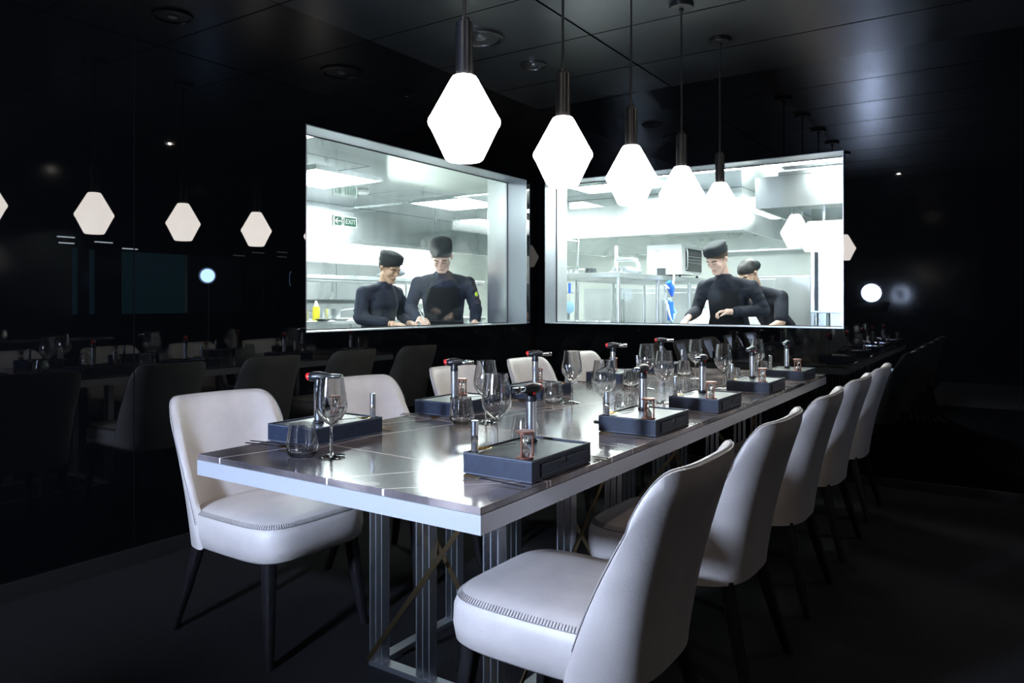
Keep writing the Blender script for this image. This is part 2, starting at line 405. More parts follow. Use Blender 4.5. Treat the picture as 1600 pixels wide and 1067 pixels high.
# ------------------------------------------------------------------ chairs (front = +x locally)
def chair_back_pt(s, h, side):
    a = abs(s)
    w = .242+.012*h-.012*h*h
    ztop = .845-.006*s-.11*max(0, (a-.5)/.5)**2.4
    z = .335+h*(ztop-.335)
    xc = -.262-.125*h**1.15+.01*math.sin(PI*h)
    wrap = .175*(1-.28*h)*(1-.0*a)
    ang = a*PI/2*.96
    y = math.copysign(w*math.sin(ang)**.86, s) if s else 0
    x = xc+wrap*(1-math.cos(ang))**1.35
    if side:   # inner surface
        th = .058*(1-.25*h)*(1-.45*a**3)
        nx, ny = math.cos(ang*.75), -math.copysign(math.sin(ang*.75), s) if s else 0
        x += th*nx; y += th*ny
        z -= .012*h**6
    if h > .9 and not side: x += .010*((h-.9)/.1)**2
    return Vector((x, y, z))
def make_chair():
    t = thing('dining_chair', '', 'chair')
    # seat cushion
    e = B(); n = 96; rings = []
    def outline(i, grow, z):
        th = 2*PI*i/n; c, s_ = math.cos(th), math.sin(th); p = .42
        x = math.copysign(abs(c)**p, c)*(.268+grow); y = math.copysign(abs(s_)**p, s_)*(.238+grow)
        y *= 1-.035*min(1, max(0, -x/.268))
        if x < 0: x *= .92
        return (x+.005, y, z)
    for grow, z in ((-.06, .336), (-.012, .334), (.0, .345), (.006, .385), (.004, .43), (-.004, .452), (-.016, .464)):
        rings.append([e.verts.new(outline(i, grow, z)) for i in range(n)])
    for sc, z in ((.72, .474), (.4, .479)):
        rings.append([e.verts.new((outline(i, -.016, 0)[0]*sc, outline(i, -.016, 0)[1]*sc, z)) for i in range(n)])
    c0 = e.verts.new((0, 0, .48)); c1 = e.verts.new((0, 0, .336))
    for A, D in zip(rings, rings[1:]):
        for i in range(n): e.faces.new((A[i], A[(i+1) % n], D[(i+1) % n], D[i]))
    for i in range(n):
        e.faces.new((rings[-1][i], rings[-1][(i+1) % n], c0)); e.faces.new((rings[0][(i+1) % n], rings[0][i], c1))
    obj('seat', e, 'leather', t, angle=80)
    # seat seam + stitches
    e = B()
    pts = [Vector(outline(i/4, -.0022, .4535)) for i in range(n*4+1)]
    pts = [p for p in pts if p.x > -.14 or False]
    k0 = [Vector(outline(i/4, -.0022, .4535)) for i in range(n*4)]
    fine = [Vector(outline(i/20, -.0030, .4535)) for i in range(-int(n*20*.36), int(n*20*.36))]
    run = [fine[0]]
    for p in fine:
        while (p-run[-1]).length > .0042: run.append(run[-1]+(p-run[-1]).normalized()*.0042)
    tube(e, run, .0013, 5)
    for k in range(0, len(run)-1, 2):
        p, q = run[k], run[k+1]; d = (q-p); nrm = Vector((-d.y, d.x, 0)).normalized()
        if nrm.dot(Vector((-p.x, -p.y, 0))) < 0: nrm = -nrm
        bar(e, p+nrm*.0006+Vector((0, 0, .0014)), p+nrm*.0125+Vector((0, 0, .0108)), .0018, .0014)
    obj('seat_stitching', e, 'thread', t, smooth=False)
    # backrest shell
    e = B(); NS, NH = 30, 16
    grid = []
    for side in (0, 1):
        g = []
        for j in range(NH+1):
            h = j/NH
            if side: h = .04+.96*h
            g.append([e.verts.new(chair_back_pt(-1+2*i/NS, h, side)) for i in range(NS+1)])
        grid.append(g)
    for side in (0, 1):
        for j in range(NH):
            for i in range(NS): e.faces.new((grid[side][j][i], grid[side][j][i+1], grid[side][j+1][i+1], grid[side][j+1][i]))
    # rim: rounded strip joining outer and inner
    def border(g): return [g[j][0] for j in range(NH+1)]+[g[NH][i] for i in range(1, NS+1)]+[g[j][NS] for j in range(NH-1, -1, -1)]
    bo, bi = border(grid[0]), border(grid[1])
    mid = []
    for k, (p, q) in enumerate(zip(bo, bi)):
        c = (p.co+q.co)/2; ctr = Vector((-.33, 0, .55)); out = (c-ctr); out.x *= .2; out.normalize()
        mid.append(e.verts.new(c+out*.011))
    for A, D in ((bo, mid), (mid, bi)):
        for k in range(len(A)-1): e.faces.new((A[k], A[k+1], D[k+1], D[k]))
    e.faces.new([grid[0][0][i] for i in range(NS+1)]+[mid[-1]]+[grid[1][0][i] for i in range(NS, -1, -1)]+[mid[0]])
    bk = obj('backrest', e, 'leather', t, angle=75)
    # rim stitching along the inner edge of the outer panel
    e = B()
    rim = []
    M_ = 150
    for k in range(M_+1):
        u = k/M_
        if u < .36: s, h = -1, .22+.78*u/.36
        elif u < .64: s, h = -1+2*(u-.36)/.28, 1
        else: s, h = 1, 1-.78*(u-.64)/.36
        p = chair_back_pt(s, h, 1); q = chair_back_pt(s, h, 0)
        c = (p+q)/2; out = (c-Vector((-.33, 0, .55))); out.x *= .2; out.normalize()
        rim.append((c+out*.011, p, q))
    tube(e, [r_[0]*.45+r_[2]*.55+((r_[0]-Vector((-.33, 0, .55))).normalized()*.0022) for r_ in rim], .0013, 5)
    L = 0
    for k in range(len(rim)-1):
        seg = (rim[k+1][0]-rim[k][0]).length; nn = max(1, round(seg/.0085))
        for m_ in range(nn):
            f_ = m_/nn
            a = rim[k][0].lerp(rim[k+1][0], f_); q = rim[k][2].lerp(rim[k+1][2], f_); p = rim[k][1].lerp(rim[k+1][1], f_)
            o_ = (a-Vector((-.33, 0, .55))).normalized()
            bar(e, a*.85+p*.15+o_*.0012, a*.45+q*.55+o_*.0016, .0016, .0014)
    obj('back_stitching', e, 'thread', t, smooth=False)
    # legs
    for sx, sy in ((1, 1), (1, -1), (-1, 1), (-1, -1)):
        e = B()
        tx, ty = (.205, .185) if sx > 0 else (-.215, .165)
        fx, fy = (.245, .215) if sx > 0 else (-.30, .215)
        top, bot = .042 if sx > 0 else .038, .026
        rr = []
        for z, k in ((.345, 0), (.30, .06), (.15, .5), (0.001, 1)):
            hw = (top*(1-k)+bot*k)/2*1.05; x = tx+(fx-tx)*k; y = (ty+(fy-ty)*k)*sy
            ring = []
            for q in range(16):
                th = 2*PI*q/16; c, s_ = math.cos(th), math.sin(th)
                ring.append(e.verts.new((x+math.copysign(abs(c)**.5, c)*hw, y+math.copysign(abs(s_)**.5, s_)*hw, z)))
            rr.append(ring)
        for A, D in zip(rr, rr[1:]):
            for i in range(16): e.faces.new((A[i], A[(i+1) % 16], D[(i+1) % 16], D[i]))
        e.faces.new(rr[0]); e.faces.new(rr[-1][::-1])
        obj('leg', e, 'leg_wood', t)
    return t
P = Proto(make_chair())
ordn = ['nearest', 'second', 'third', 'fourth', 'farthest']
for i in range(5):
    lab = ['nearest right-side white leather dining chair, its whole seat in view', 'second nearest white leather dining chair on the right side',
           'middle white leather dining chair of the five on the right side', 'second farthest white leather dining chair on the right side', 'farthest right-side white leather dining chair, next to the far wall'][i]
    P.put((-.935, 1.70+.742*i, 0), PI+random.uniform(-.02, .02), lab, 'white leather chairs around the table')
for i in range(5):
    lab = ['nearest left-side white leather dining chair, seat front and legs in view', 'second nearest white leather dining chair on the left side',
           'middle white leather dining chair of the five on the left side', 'second farthest white leather dining chair on the left side', 'farthest left-side white leather dining chair, beside the corner'][i]
    P.put((-2.255, 1.79+.742*i, 0), random.uniform(-.02, .02), lab, 'white leather chairs around the table')

# ------------------------------------------------------------------ table ware
def make_box():
    t = thing('leather_box', '', 'box'); w, d, h = .1075, .156, .057
    e = B(); box(e, -w, w, -d, d, .001, h-.006, bev=.002)
    for q in ((-w, w, -d, -d+.006), (-w, w, d-.006, d), (-w, -w+.006, -d+.006, d-.006), (w-.006, w, -d+.006, d-.006)): box(e, *q, h-.0061, h, bev=.001)
    obj('body', e, 'box_leather', t, smooth=False)
    e = B(); box(e, -w+.0065, w-.0065, -d+.0065, d-.0065, h-.0059, h-.0042); obj('top_panel', e, 'box_top', t, smooth=False)
    e = B()
    for z in (.004, h-.003):
        for a, c in (((-w, -d-.0003), (w, -d-.0003)), ((-w, d+.0003), (w, d+.0003)), ((w+.0003, -d), (w+.0003, d)), ((-w-.0003, -d), (-w-.0003, d))):
            bar(e, (*a, z), (*c, z), .0008, .0008)
    obj('stitching', e, 'stitch_light', t, smooth=False)
    e = B()
    x0, x1 = w, w+.0035
    for y0, y1, z0, z1 in ((-.115, -.0145, .010, .043), (.0145, .115, .010, .043), (-.0145, .0145, .010, .029)): box(e, x0, x1, y0, y1, z0, z1)
    dr = obj('drawer', e, 'box_leather', t, smooth=False)
    e = B(); bar(e, (x1+.0002, -.112, .0405), (x1+.0002, .112, .0405), .0006, .0006); bar(e, (x1+.0002, -.112, .0125), (x1+.0002, .112, .0125), .0006, .0006)
    box(e, x0, x0+.001, -.0145, .0145, .029, .043)
    obj('drawer_stitching', e, 'stitch_light', dr, smooth=False)
    e = B(); box(e, x0+.0002, x0+.0014, -.014, .014, .0295, .0428); obj('finger_notch', e, 'black_plastic', dr, smooth=False)
    return t
def make_torch():   # nozzle towards -y locally
    t = thing('kitchen_torch', '', 'torch')
    e = B(); cyl(e, .0185, 0.0005, .010, seg=28, bev=.002); obj('base', e, 'black_plastic', t)
    e = B(); cyl(e, .0152, .010, .118, seg=32, bev=.001); obj('canister', e, 'brushed', t)
    e = B()
    lathe(e, [(0, .117), (.0155, .117), (.0165, .122), (.0145, .135), (.013, .150), (0, .150)], 28)
    tube(e, [(0, .034, .152), (0, .030, .152), (0, .016, .153), (0, 0, .154), (0, -.020, .1535), (0, -.034, .152)], [.010, .014, .0165, .0165, .0145, .0115], 20)
    obj('head', e, 'black_plastic', t)
    e = B(); tube(e, [(0, -.033, .152), (0, -.036, .152), (0, -.078, .152), (0, -.080, .152)], [.009, .0102, .0098, .009], 20); nz = obj('nozzle', e, 'polished', t)
    e = B(); tube(e, [(0, -.0798, .152), (0, -.0812, .152)], .0062, 16); obj('nozzle_bore', e, 'black_plastic', nz)
    e = B(); tube(e, [(0, .030, .153), (0, .036, .153), (0, .041, .152), (0, .043, .151)], [.0125, .0128, .0105, .005], 18); obj('igniter_button', e, 'red_button', t)
    e = B(); tube(e, [(.012, -.004, .140), (.0165, -.005, .140)], [.004, .0035], 12); obj('lock_knob', e, 'red_button', t)
    return t
def make_hourglass():
    t = thing('hourglass', '', 'hourglass')
    for z in (0.0005, .066):
        e = B(); cyl(e, .024, z, z+.006, seg=28, bev=.0018); obj('end_disc', e, 'copper', t)
    for k in range(3):
        a = 2*PI*k/3+.5; e = B(); lathe(e, [(.0028, .006), (.0036, .012), (.0026, .02), (.0026, .052), (.0036, .06), (.0028, .0662)], 10, .0185*math.cos(a), .0185*math.sin(a)); obj('post', e, 'copper', t)
    e = B(); lathe(e, [(.011, .0067), (.0128, .012), (.012, .022), (.005, .033), (.0016, .0363), (.005, .0395), (.012, .0505), (.0128, .06), (.011, .0657)], 20); obj('glass_bulbs', e, 'glass', t, angle=90)
    e = B(); lathe(e, [(0, .007), (.0105, .007), (.0122, .012), (.0105, .017), (0, .0235)], 16); lathe(e, [(0, .0385), (.003, .0395), (.006, .0425), (0, .0425)], 14); obj('sand', e, 'sand', t)
    return t
def make_vial():
    t = thing('spray_vial', '', 'vial')
    e = B(); lathe(e, [(0, .0005), (.0090, .0005), (.0096, .003), (.0096, .044), (.0088, .046), (.0084, .044), (.0084, .004), (0, .004)], 20); obj('glass_body', e, 'glass', t)
    e = B(); cyl(e, .0078, .0043, .030, seg=16); obj('contents', e, 'salt', t)
    e = B(); cyl(e, .0098, .0463, .086, seg=22, bev=.001); obj('cap', e, 'brushed', t)
    return t
def lathe_glass(name, outer, th, mats='glass'):
    inner = [(max(r-th, 0.0), z+(th if r > .004 and k == 0 else 0)) for k, (r, z) in enumerate(outer)]
    e = B(); return e
def make_wine():
    t = thing('wine_glass', '', 'wine glass')
    e = B(); lathe(e, [(0, .0045), (.0405, .0012), (.0415, .002), (.0408, .0028), (.02, .005), (.006, .010), (.0042, .020), (.0036, .05), (.0038, .085), (.0055, .0935), (0, .0945)], 32); obj('stem_and_foot', e, 'glass', t, angle=70)
    e = B()
    out = [(.0005, .0935), (.006, .095), (.016, .101), (.031, .114), (.043, .132), (.0468, .147), (.0465, .158), (.043, .185), (.038, .214), (.0355, .233), (.0353, .2345)]
    inn = [(max(r-.0014, .0004), z+.0018) for r, z in out[:-1]]
    lathe(e, out+[(.0345, .2345)]+inn[::-1][1:], 36); obj('bowl', e, 'glass', t, angle=80)
    return t
def make_tumbler():
    t = thing('stemless_glass', '', 'tumbler')
    e = B(); out = [(0, .0006), (.030, .0006), (.038, .004), (.0445, .014), (.0470, .028), (.0460, .042), (.0415, .068), (.0365, .0925), (.036, .097)]
    inn = [(0, .006), (.030, .0065), (.0425, .017), (.0455, .029), (.0446, .042), (.0401, .068), (.0352, .0925), (.035, .097)]
    lathe(e, out+inn[::-1], 36); obj('bowl', e, 'glass', t, angle=80)
    return t
def spoon_mesh(t, L=.19, head=.026, blade='spoon', bl='gold'):
    # handle at -x, head at +x
    e = B(); tube(e, [(-L/2, 0, .004), (-L/4, 0, .005), (L*.15, 0, .006), (L*.24, 0, .006)], [.0036, .0034, .0024, .0026], 8, flat=.5); obj('handle', e, 'black_satin', t)
    e = B()
    x0 = L*.23
    if blade == 'spoon':
        n = 8
        for k in range(n): pass
        prof = []
        bl_len = .052
        vs = []
        for i in range(9):
            u = i/8; w = .0185*math.sin(PI*min(1, u*.93+.04))**.7*(1 if u < .5 else .95); row = []
            for j in range(7):
                v = -1+2*j/6; row.append(e.verts.new((x0+u*bl_len, v*w, .006-.0045*math.sin(PI*u)*(1-v*v)+.001)))
            vs.append(row)
        for i in range(8):
            for j in range(6): e.faces.new((vs[i][j], vs[i+1][j], vs[i+1][j+1], vs[i][j+1]))
        r = bmesh.ops.solidify(e, geom=list(e.faces), thickness=.0012)
    elif blade == 'fork':
        box(e, x0, x0+.022, -.010, .010, .0048, .0062, bev=.0005)
        for k in (-.0085, -.0028, .0028, .0085): box(e, x0+.021, x0+.056, k-.0012, k+.0012, .0050, .0062)
    else:
        vs = [(x0, -.003), (x0+.03, -.009), (x0+.075, -.008), (x0+.092, .004), (x0+.07, .006), (x0, .004)]
        lo = [e.verts.new((x, y, .0040)) for x, y in vs]; hi = [e.verts.new((x, y, .0055)) for x, y in vs]
        e.faces.new(lo[::-1]); e.faces.new(hi)
        for i in range(6): e.faces.new((lo[i], lo[(i+1) % 6], hi[(i+1) % 6], hi[i]))
    obj('head' if blade != 'knife' else 'blade', e, bl, t)
    return t
PB = Proto(make_box()); PT = Proto(make_torch()); PH = Proto(make_hourglass()); PV = Proto(make_vial())
PW = Proto(make_wine()); PG = Proto(make_tumbler())
PS = Proto(spoon_mesh(thing('spoon', '', 'spoon'), .19, blade='spoon')); PF = Proto(spoon_mesh(thing('fork', '', 'fork'), .19, blade='fork'))
PK = Proto(spoon_mesh(thing('knife', '', 'knife'), .17, blade='knife', bl='black_satin'))
PD = Proto(spoon_mesh(thing('tasting_spoon', '', 'spoon'), .13, blade='spoon'))
ZT = .7502
places_r = ['nearest', 'second nearest', 'middle', 'second farthest', 'farthest']
RY = [1.558, 2.337, 2.985, 3.76, 4.50]
LY = [1.575, 2.30, 2.93, 3.78, 4.50]
wineR = [(-1.299, 1.855), (-1.276, 2.53), (-1.297, 3.175), (-1.25, 3.866), (-1.25, 4.50)]
tumR = [(-1.26, 1.955), (-1.26, 2.69), (-1.250, 3.285), (-1.255, 4.056), (-1.255, 4.62)]
wineL = [(-1.647, 1.508), (-1.637, 2.267), (-1.641, 2.936), (-1.587, 3.643), (-1.552, 4.28)]
tumL = [(-1.725, 1.468), (-1.70, 2.20), (-1.70, 2.87), (-1.684, 3.66), (-1.66, 4.385)]
for side in 'RL':
    for i in range(5):
        y0 = (RY if side == 'R' else LY)[i]
        pl = 'at the '+places_r[i]+' '+('right' if side == 'R' else 'left')+'-hand place'
        cx = -1.092 if side == 'R' else -1.9125
        rz = 0 if side == 'R' else PI
        PB.put((cx, y0+.156, ZT), rz, 'black stitched leather box '+pl, 'black leather boxes on the table')
        zt = ZT+.0533
        if side == 'R':
            PT.put((-1.135, y0+.235, zt), random.uniform(-.12, .06), 'silver kitchen torch on the box '+pl, 'kitchen torches on the boxes')
            PH.put((-1.026, y0+.034, zt), random.random(), 'small copper hourglass on the box '+pl, 'hourglasses on the boxes')
            PV.put((-1.178, y0+.022, zt), 0, 'silver capped glass vial on the box '+pl, 'glass vials on the boxes')
            PD.put((-1.165, y0+.115, zt), PI*1.5-.18+random.uniform(-.1, .1), 'dark tasting spoon lying on the box '+pl, 'tasting spoons on the boxes')
            PF.put((-1.072, y0-.040, ZT), PI-.05, 'black handled gold fork before the box '+pl, 'forks on the table')
            PK.put((-1.03, y0+.340, ZT), PI+.05, 'black knife beyond the box '+pl, 'knives on the table')
            PS.put((-1.05, y0+.366, ZT), PI, 'black handled gold spoon beyond the box '+pl, 'spoons on the table')
        else:
            PT.put((-1.905, y0+.115, zt), math.radians(122)+random.uniform(-.05, .08), 'silver kitchen torch on the box '+pl, 'kitchen torches on the boxes')
            PH.put((-1.965, y0+.245, zt), random.random(), 'small copper hourglass on the box '+pl, 'hourglasses on the boxes')
            PV.put((-1.828, y0+.288, zt), 0, 'silver capped glass vial on the box '+pl, 'glass vials on the boxes')
            PD.put((-1.86, y0+.20, zt), .9+random.uniform(-.1, .1), 'dark tasting spoon lying on the box '+pl, 'tasting spoons on the boxes')
            PS.put((-1.935, y0-.066, ZT), .12, 'black handled gold spoon beside the box '+pl, 'spoons on the table')
            PK.put((-1.96, y0-.038, ZT), .10, 'black knife beside the box '+pl, 'knives on the table')
            PF.put((-1.93, y0+.372, ZT), .05, 'black handled gold fork beyond the box '+pl, 'forks on the table')
        w = (wineR if side == 'R' else wineL)[i]; g = (tumR if side == 'R' else tumL)[i]
        PW.put((*w, ZT), 0, 'empty stemmed wine glass '+pl, 'wine glasses on the table')
        PG.put((*g, ZT), 0, 'empty stemless tumbler glass '+pl, 'stemless glasses on the table')

# ------------------------------------------------------------------ people
def ell_pts(c, r, R=None):
    out = []
    for k in range(7):
        ph = -PI/2+PI*k/6
        m_ = 1 if k in (0, 6) else 12
        for i in range(m_):
            th = 2*PI*i/m_
            v = Vector((r[0]*math.cos(ph)*math.cos(th), r[1]*math.cos(ph)*math.sin(th), r[2]*math.sin(ph)))
            if R: v = R @ v
            out.append(Vector(c)+v)
    return out
def hull(bm, chain):
    """chain of (centre, radius or (rx,ry,rz)); a convex piece between each pair"""
    ch = []
    for c, r in chain: ch.append((Vector(c), (r, r, r) if not isinstance(r, (tuple, list)) else r))
    if len(ch) == 1: ch = ch*2
    for a, d in zip(ch, ch[1:]):
        tmp = B()
        for p in ell_pts(*a)+(ell_pts(*d) if a is not d else []): tmp.verts.new(p)
        bmesh.ops.convex_hull(tmp, input=tmp.verts, use_existing_faces=False)
        lo = [v for v in tmp.verts if not v.link_faces]
        bmesh.ops.delete(tmp, geom=lo, context='VERTS')
        me = bpy.data.meshes.new('tmp'); tmp.to_mesh(me); tmp.free(); bm.from_mesh(me); bpy.data.meshes.remove(me)
def remesh(name, bm, m, parent, vox, smooth=4, mf=None):
    bmesh.ops.recalc_face_normals(bm, faces=bm.faces)
    me = bpy.data.meshes.new(name); bm.to_mesh(me); bm.free()
    o = bpy.data.objects.new(name, me); C.objects.link(o)
    md = o.modifiers.new('r', 'REMESH'); md.mode = 'VOXEL'; md.voxel_size = vox; md.use_smooth_shade = True
    sm = o.modifiers.new('s', 'SMOOTH'); sm.iterations = smooth; sm.factor = .5
    dg = bpy.context.evaluated_depsgraph_get(); dg.update()
    nm = bpy.data.meshes.new_from_object(o.evaluated_get(dg))
    o.modifiers.clear(); o.data = nm; nm.name = name
    nm.materials.clear()
    for k in (m if isinstance(m, (list, tuple)) else [m]): nm.materials.append(M[k])
    nm.polygons.foreach_set('use_smooth', [True]*len(nm.polygons))
    o.parent = parent
    return o
def hand(bm, wrist, direction, palm_n, curl=.5, scale=1., spread=1., thumb_side=1):
    """five fingers rooted in a palm; direction = towards the fingers, palm_n = palm facing direction"""
    d = Vector(direction).normalized(); n = Vector(palm_n); n = (n-d*n.dot(d)).normalized(); s = d.cross(n)*thumb_side
    w = Vector(wrist); k = scale
    hull(bm, [(w, .024*k), (w+d*.03*k, .027*k)])
    for q in (-.024, -.008, .008, .024):
        hull(bm, [(w+d*.02*k+s*q*.7*k, .014*k), (w+d*.085*k+s*q*k, .0115*k)])
    for q, L, sp in ((.027, .072, .10), (.009, .082, .03), (-.009, .077, -.04), (-.026, .060, -.12)):
        p = w+d*.085*k+s*q*k; r = .0088*k; ang = 0
        for seg_, f_ in enumerate((.45, .32, .23)):
            ang += curl*(.55+.25*seg_)
            dv = (d*math.cos(ang)+n*math.sin(ang)+s*sp*spread).normalized()
            p2 = p+dv*L*f_*k; hull(bm, [(p, r), (p2, r*.9)]); p = p2; r *= .92
    p = w+d*.025*k+s*.026*k
    p1 = p+(d*.6+s*.75+n*.35).normalized()*.042*k
    p2 = p1+(d*.9+s*.15+n*.5).normalized()*.034*k
    p3 = p2+(d*.9-s*.15+n*.5).normalized()*.022*k
    hull(bm, [(p, .0135*k), (p1, .0115*k), (p2, .0095*k), (p3, .0078*k)])
def head(bm, c, R, k=1.):
    """head centred at c (mid skull); R orients it; face towards local -y"""
    def P_(x, y, z): return Vector(c)+R @ (Vector((x, y, z))*k)
    def el(x, y, z, rx, ry, rz):
        tmp = B()
        for p in ell_pts((0, 0, 0), (rx*k, ry*k, rz*k), R): tmp.verts.new(p+P_(x, y, z))
        bmesh.ops.convex_hull(tmp, input=tmp.verts)
        me = bpy.data.meshes.new('t'); tmp.to_mesh(me); tmp.free(); bm.from_mesh(me); bpy.data.meshes.remove(me)
    def hl(*sp): hull(bm, [(P_(*q[:3]), q[3]*k) for q in sp])
    el(0, .012, .035, .074, .092, .082)          # cranium
    el(0, -.022, -.02, .060, .066, .085)         # face mass
    hl((.045, -.01, -.045, .022), (.02, -.060, -.088, .020)); hl((-.045, -.01, -.045, .022), (-.02, -.060, -.088, .020))
    hl((.018, -.066, -.090, .017), (-.018, -.066, -.090, .017))   # chin
    hl((.030, -.064, -.014, .022), (.038, -.045, -.035, .022)); hl((-.030, -.064, -.014, .022), (-.038, -.045, -.035, .022))  # cheeks
    hl((.042, -.066, .022, .012), (.012, -.082, .020, .011)); hl((-.042, -.066, .022, .012), (-.012, -.082, .020, .011))  # brows
    hl((0, -.083, .015, .0085), (0, -.100, -.020, .010)); hl((-.011, -.090, -.026, .0085), (.011, -.090, -.026, .0085))  # nose
    hl((-.016, -.081, -.052, .0065), (0, -.0885, -.050, .007), (.016, -.081, -.052, .0065))   # upper lip
    hl((-.013, -.080, -.062, .007), (.013, -.080, -.062, .007))
    for s in (1, -1):                             # ears
        hl((s*.073, .004, .012, .010), (s*.080, .012, .004, .012), (s*.075, .006, -.022, .009))
        hl((s*.03, -.073, .000, .0115), (s*.031, -.073, .000, .0115))   # eyelids
def head_features(parent, c, R, k=1., haircol='hair', hat=True, lock=False, cap_only=False):
    def T(bm):
        for v in bm.verts: v.co = Vector(c)+R @ (v.co*k)
    e = B()
    for s in (1, -1):
        hull(e, [((s*.022, -.083, -.0045), .0026), ((s*.038, -.080, -.0035), .0026)])
    T(e); obj('eyelashes', e, 'eye_dark', parent)
    e = B()
    for s in (1, -1): hull(e, [((s*.016, -.091, .021), .0035), ((s*.032, -.087, .026), .0038), ((s*.048, -.076, .020), .0028)])
    T(e); obj('eyebrows', e, haircol, parent)
    e = B(); hull(e, [((-.019, -.0845, -.0575), .0028), ((0, -.0905, -.0560), .0036), ((.019, -.0845, -.0575), .0028)]); T(e); obj('lips', e, 'lip', parent)
    # hair: cap over the skull, short at the nape, open over the face
    e = B(); NS = 36; rows = []
    for j in range(10):
        row = []
        for i in range(NS+1):
            th = 2*PI*i/NS; back = .5+.5*math.sin(th)       # 1 at the back, 0 in front
            low = .050-.085*back**.8
            ph0 = math.asin(max(-.9, min(.9, (low-.034)/.088))); ph = ph0+(PI/2-ph0)*j/9
            f = math.cos(ph)
            row.append(e.verts.new((.0795*f*math.cos(th), .014+.0985*f*math.sin(th), .034+.089*math.sin(ph))))
        rows.append(row)
    for A, D in zip(rows, rows[1:]):
        for i in range(NS): e.faces.new((A[i], A[i+1], D[i+1], D[i]))
    T(e); obj('hair', e, haircol, parent)
    if hat:
        e = B(); n = 40; rr = []
        for sc, z, lean in ((1.0, .052, 0), (1.03, .06, 0), (1.05, .08, .0), (1.07, .104, .004), (1.04, .118, .006), (.85, .127, .006), (.45, .130, .005)):
            rr.append([e.verts.new((.083*sc*math.cos(2*PI*i/n), .010+lean+.101*sc*math.sin(2*PI*i/n), z-(.016 if z < .062 else .004)*math.sin(2*PI*i/n)+.002*math.sin(6*PI*i/n))) for i in range(n)])
        for A, D in zip(rr, rr[1:]):
            for i in range(n): e.faces.new((A[i], A[(i+1) % n], D[(i+1) % n], D[i]))
        e.faces.new(rr[-1]); e.faces.new(rr[0][::-1])
        T(e); h = obj('chef_hat', e, 'hat', parent, angle=60)
        e = B(); rr = []
        for sc, z in ((1.012, .051), (1.05, .0515), (1.06, .072), (1.03, .0725)):
            rr.append([e.verts.new((.083*sc*math.cos(2*PI*i/n), .010+.101*sc*math.sin(2*PI*i/n), z-.014*math.sin(2*PI*i/n))) for i in range(n)])
        for A, D in zip(rr, rr[1:]):
            for i in range(n): e.faces.new((A[i], A[(i+1) % n], D[(i+1) % n], D[i]))
        T(e); obj('hat_band', e, 'hat', h)
        if lock:
            e = B(); hull(e, [((.0, .112, .062), .012), ((.03, .125, .05), .008)]); hull(e, [((.0, .112, .062), .012), ((-.02, .128, .045), .007)]); T(e); obj('hat_knot', e, 'hat', h)
HK = 1.07
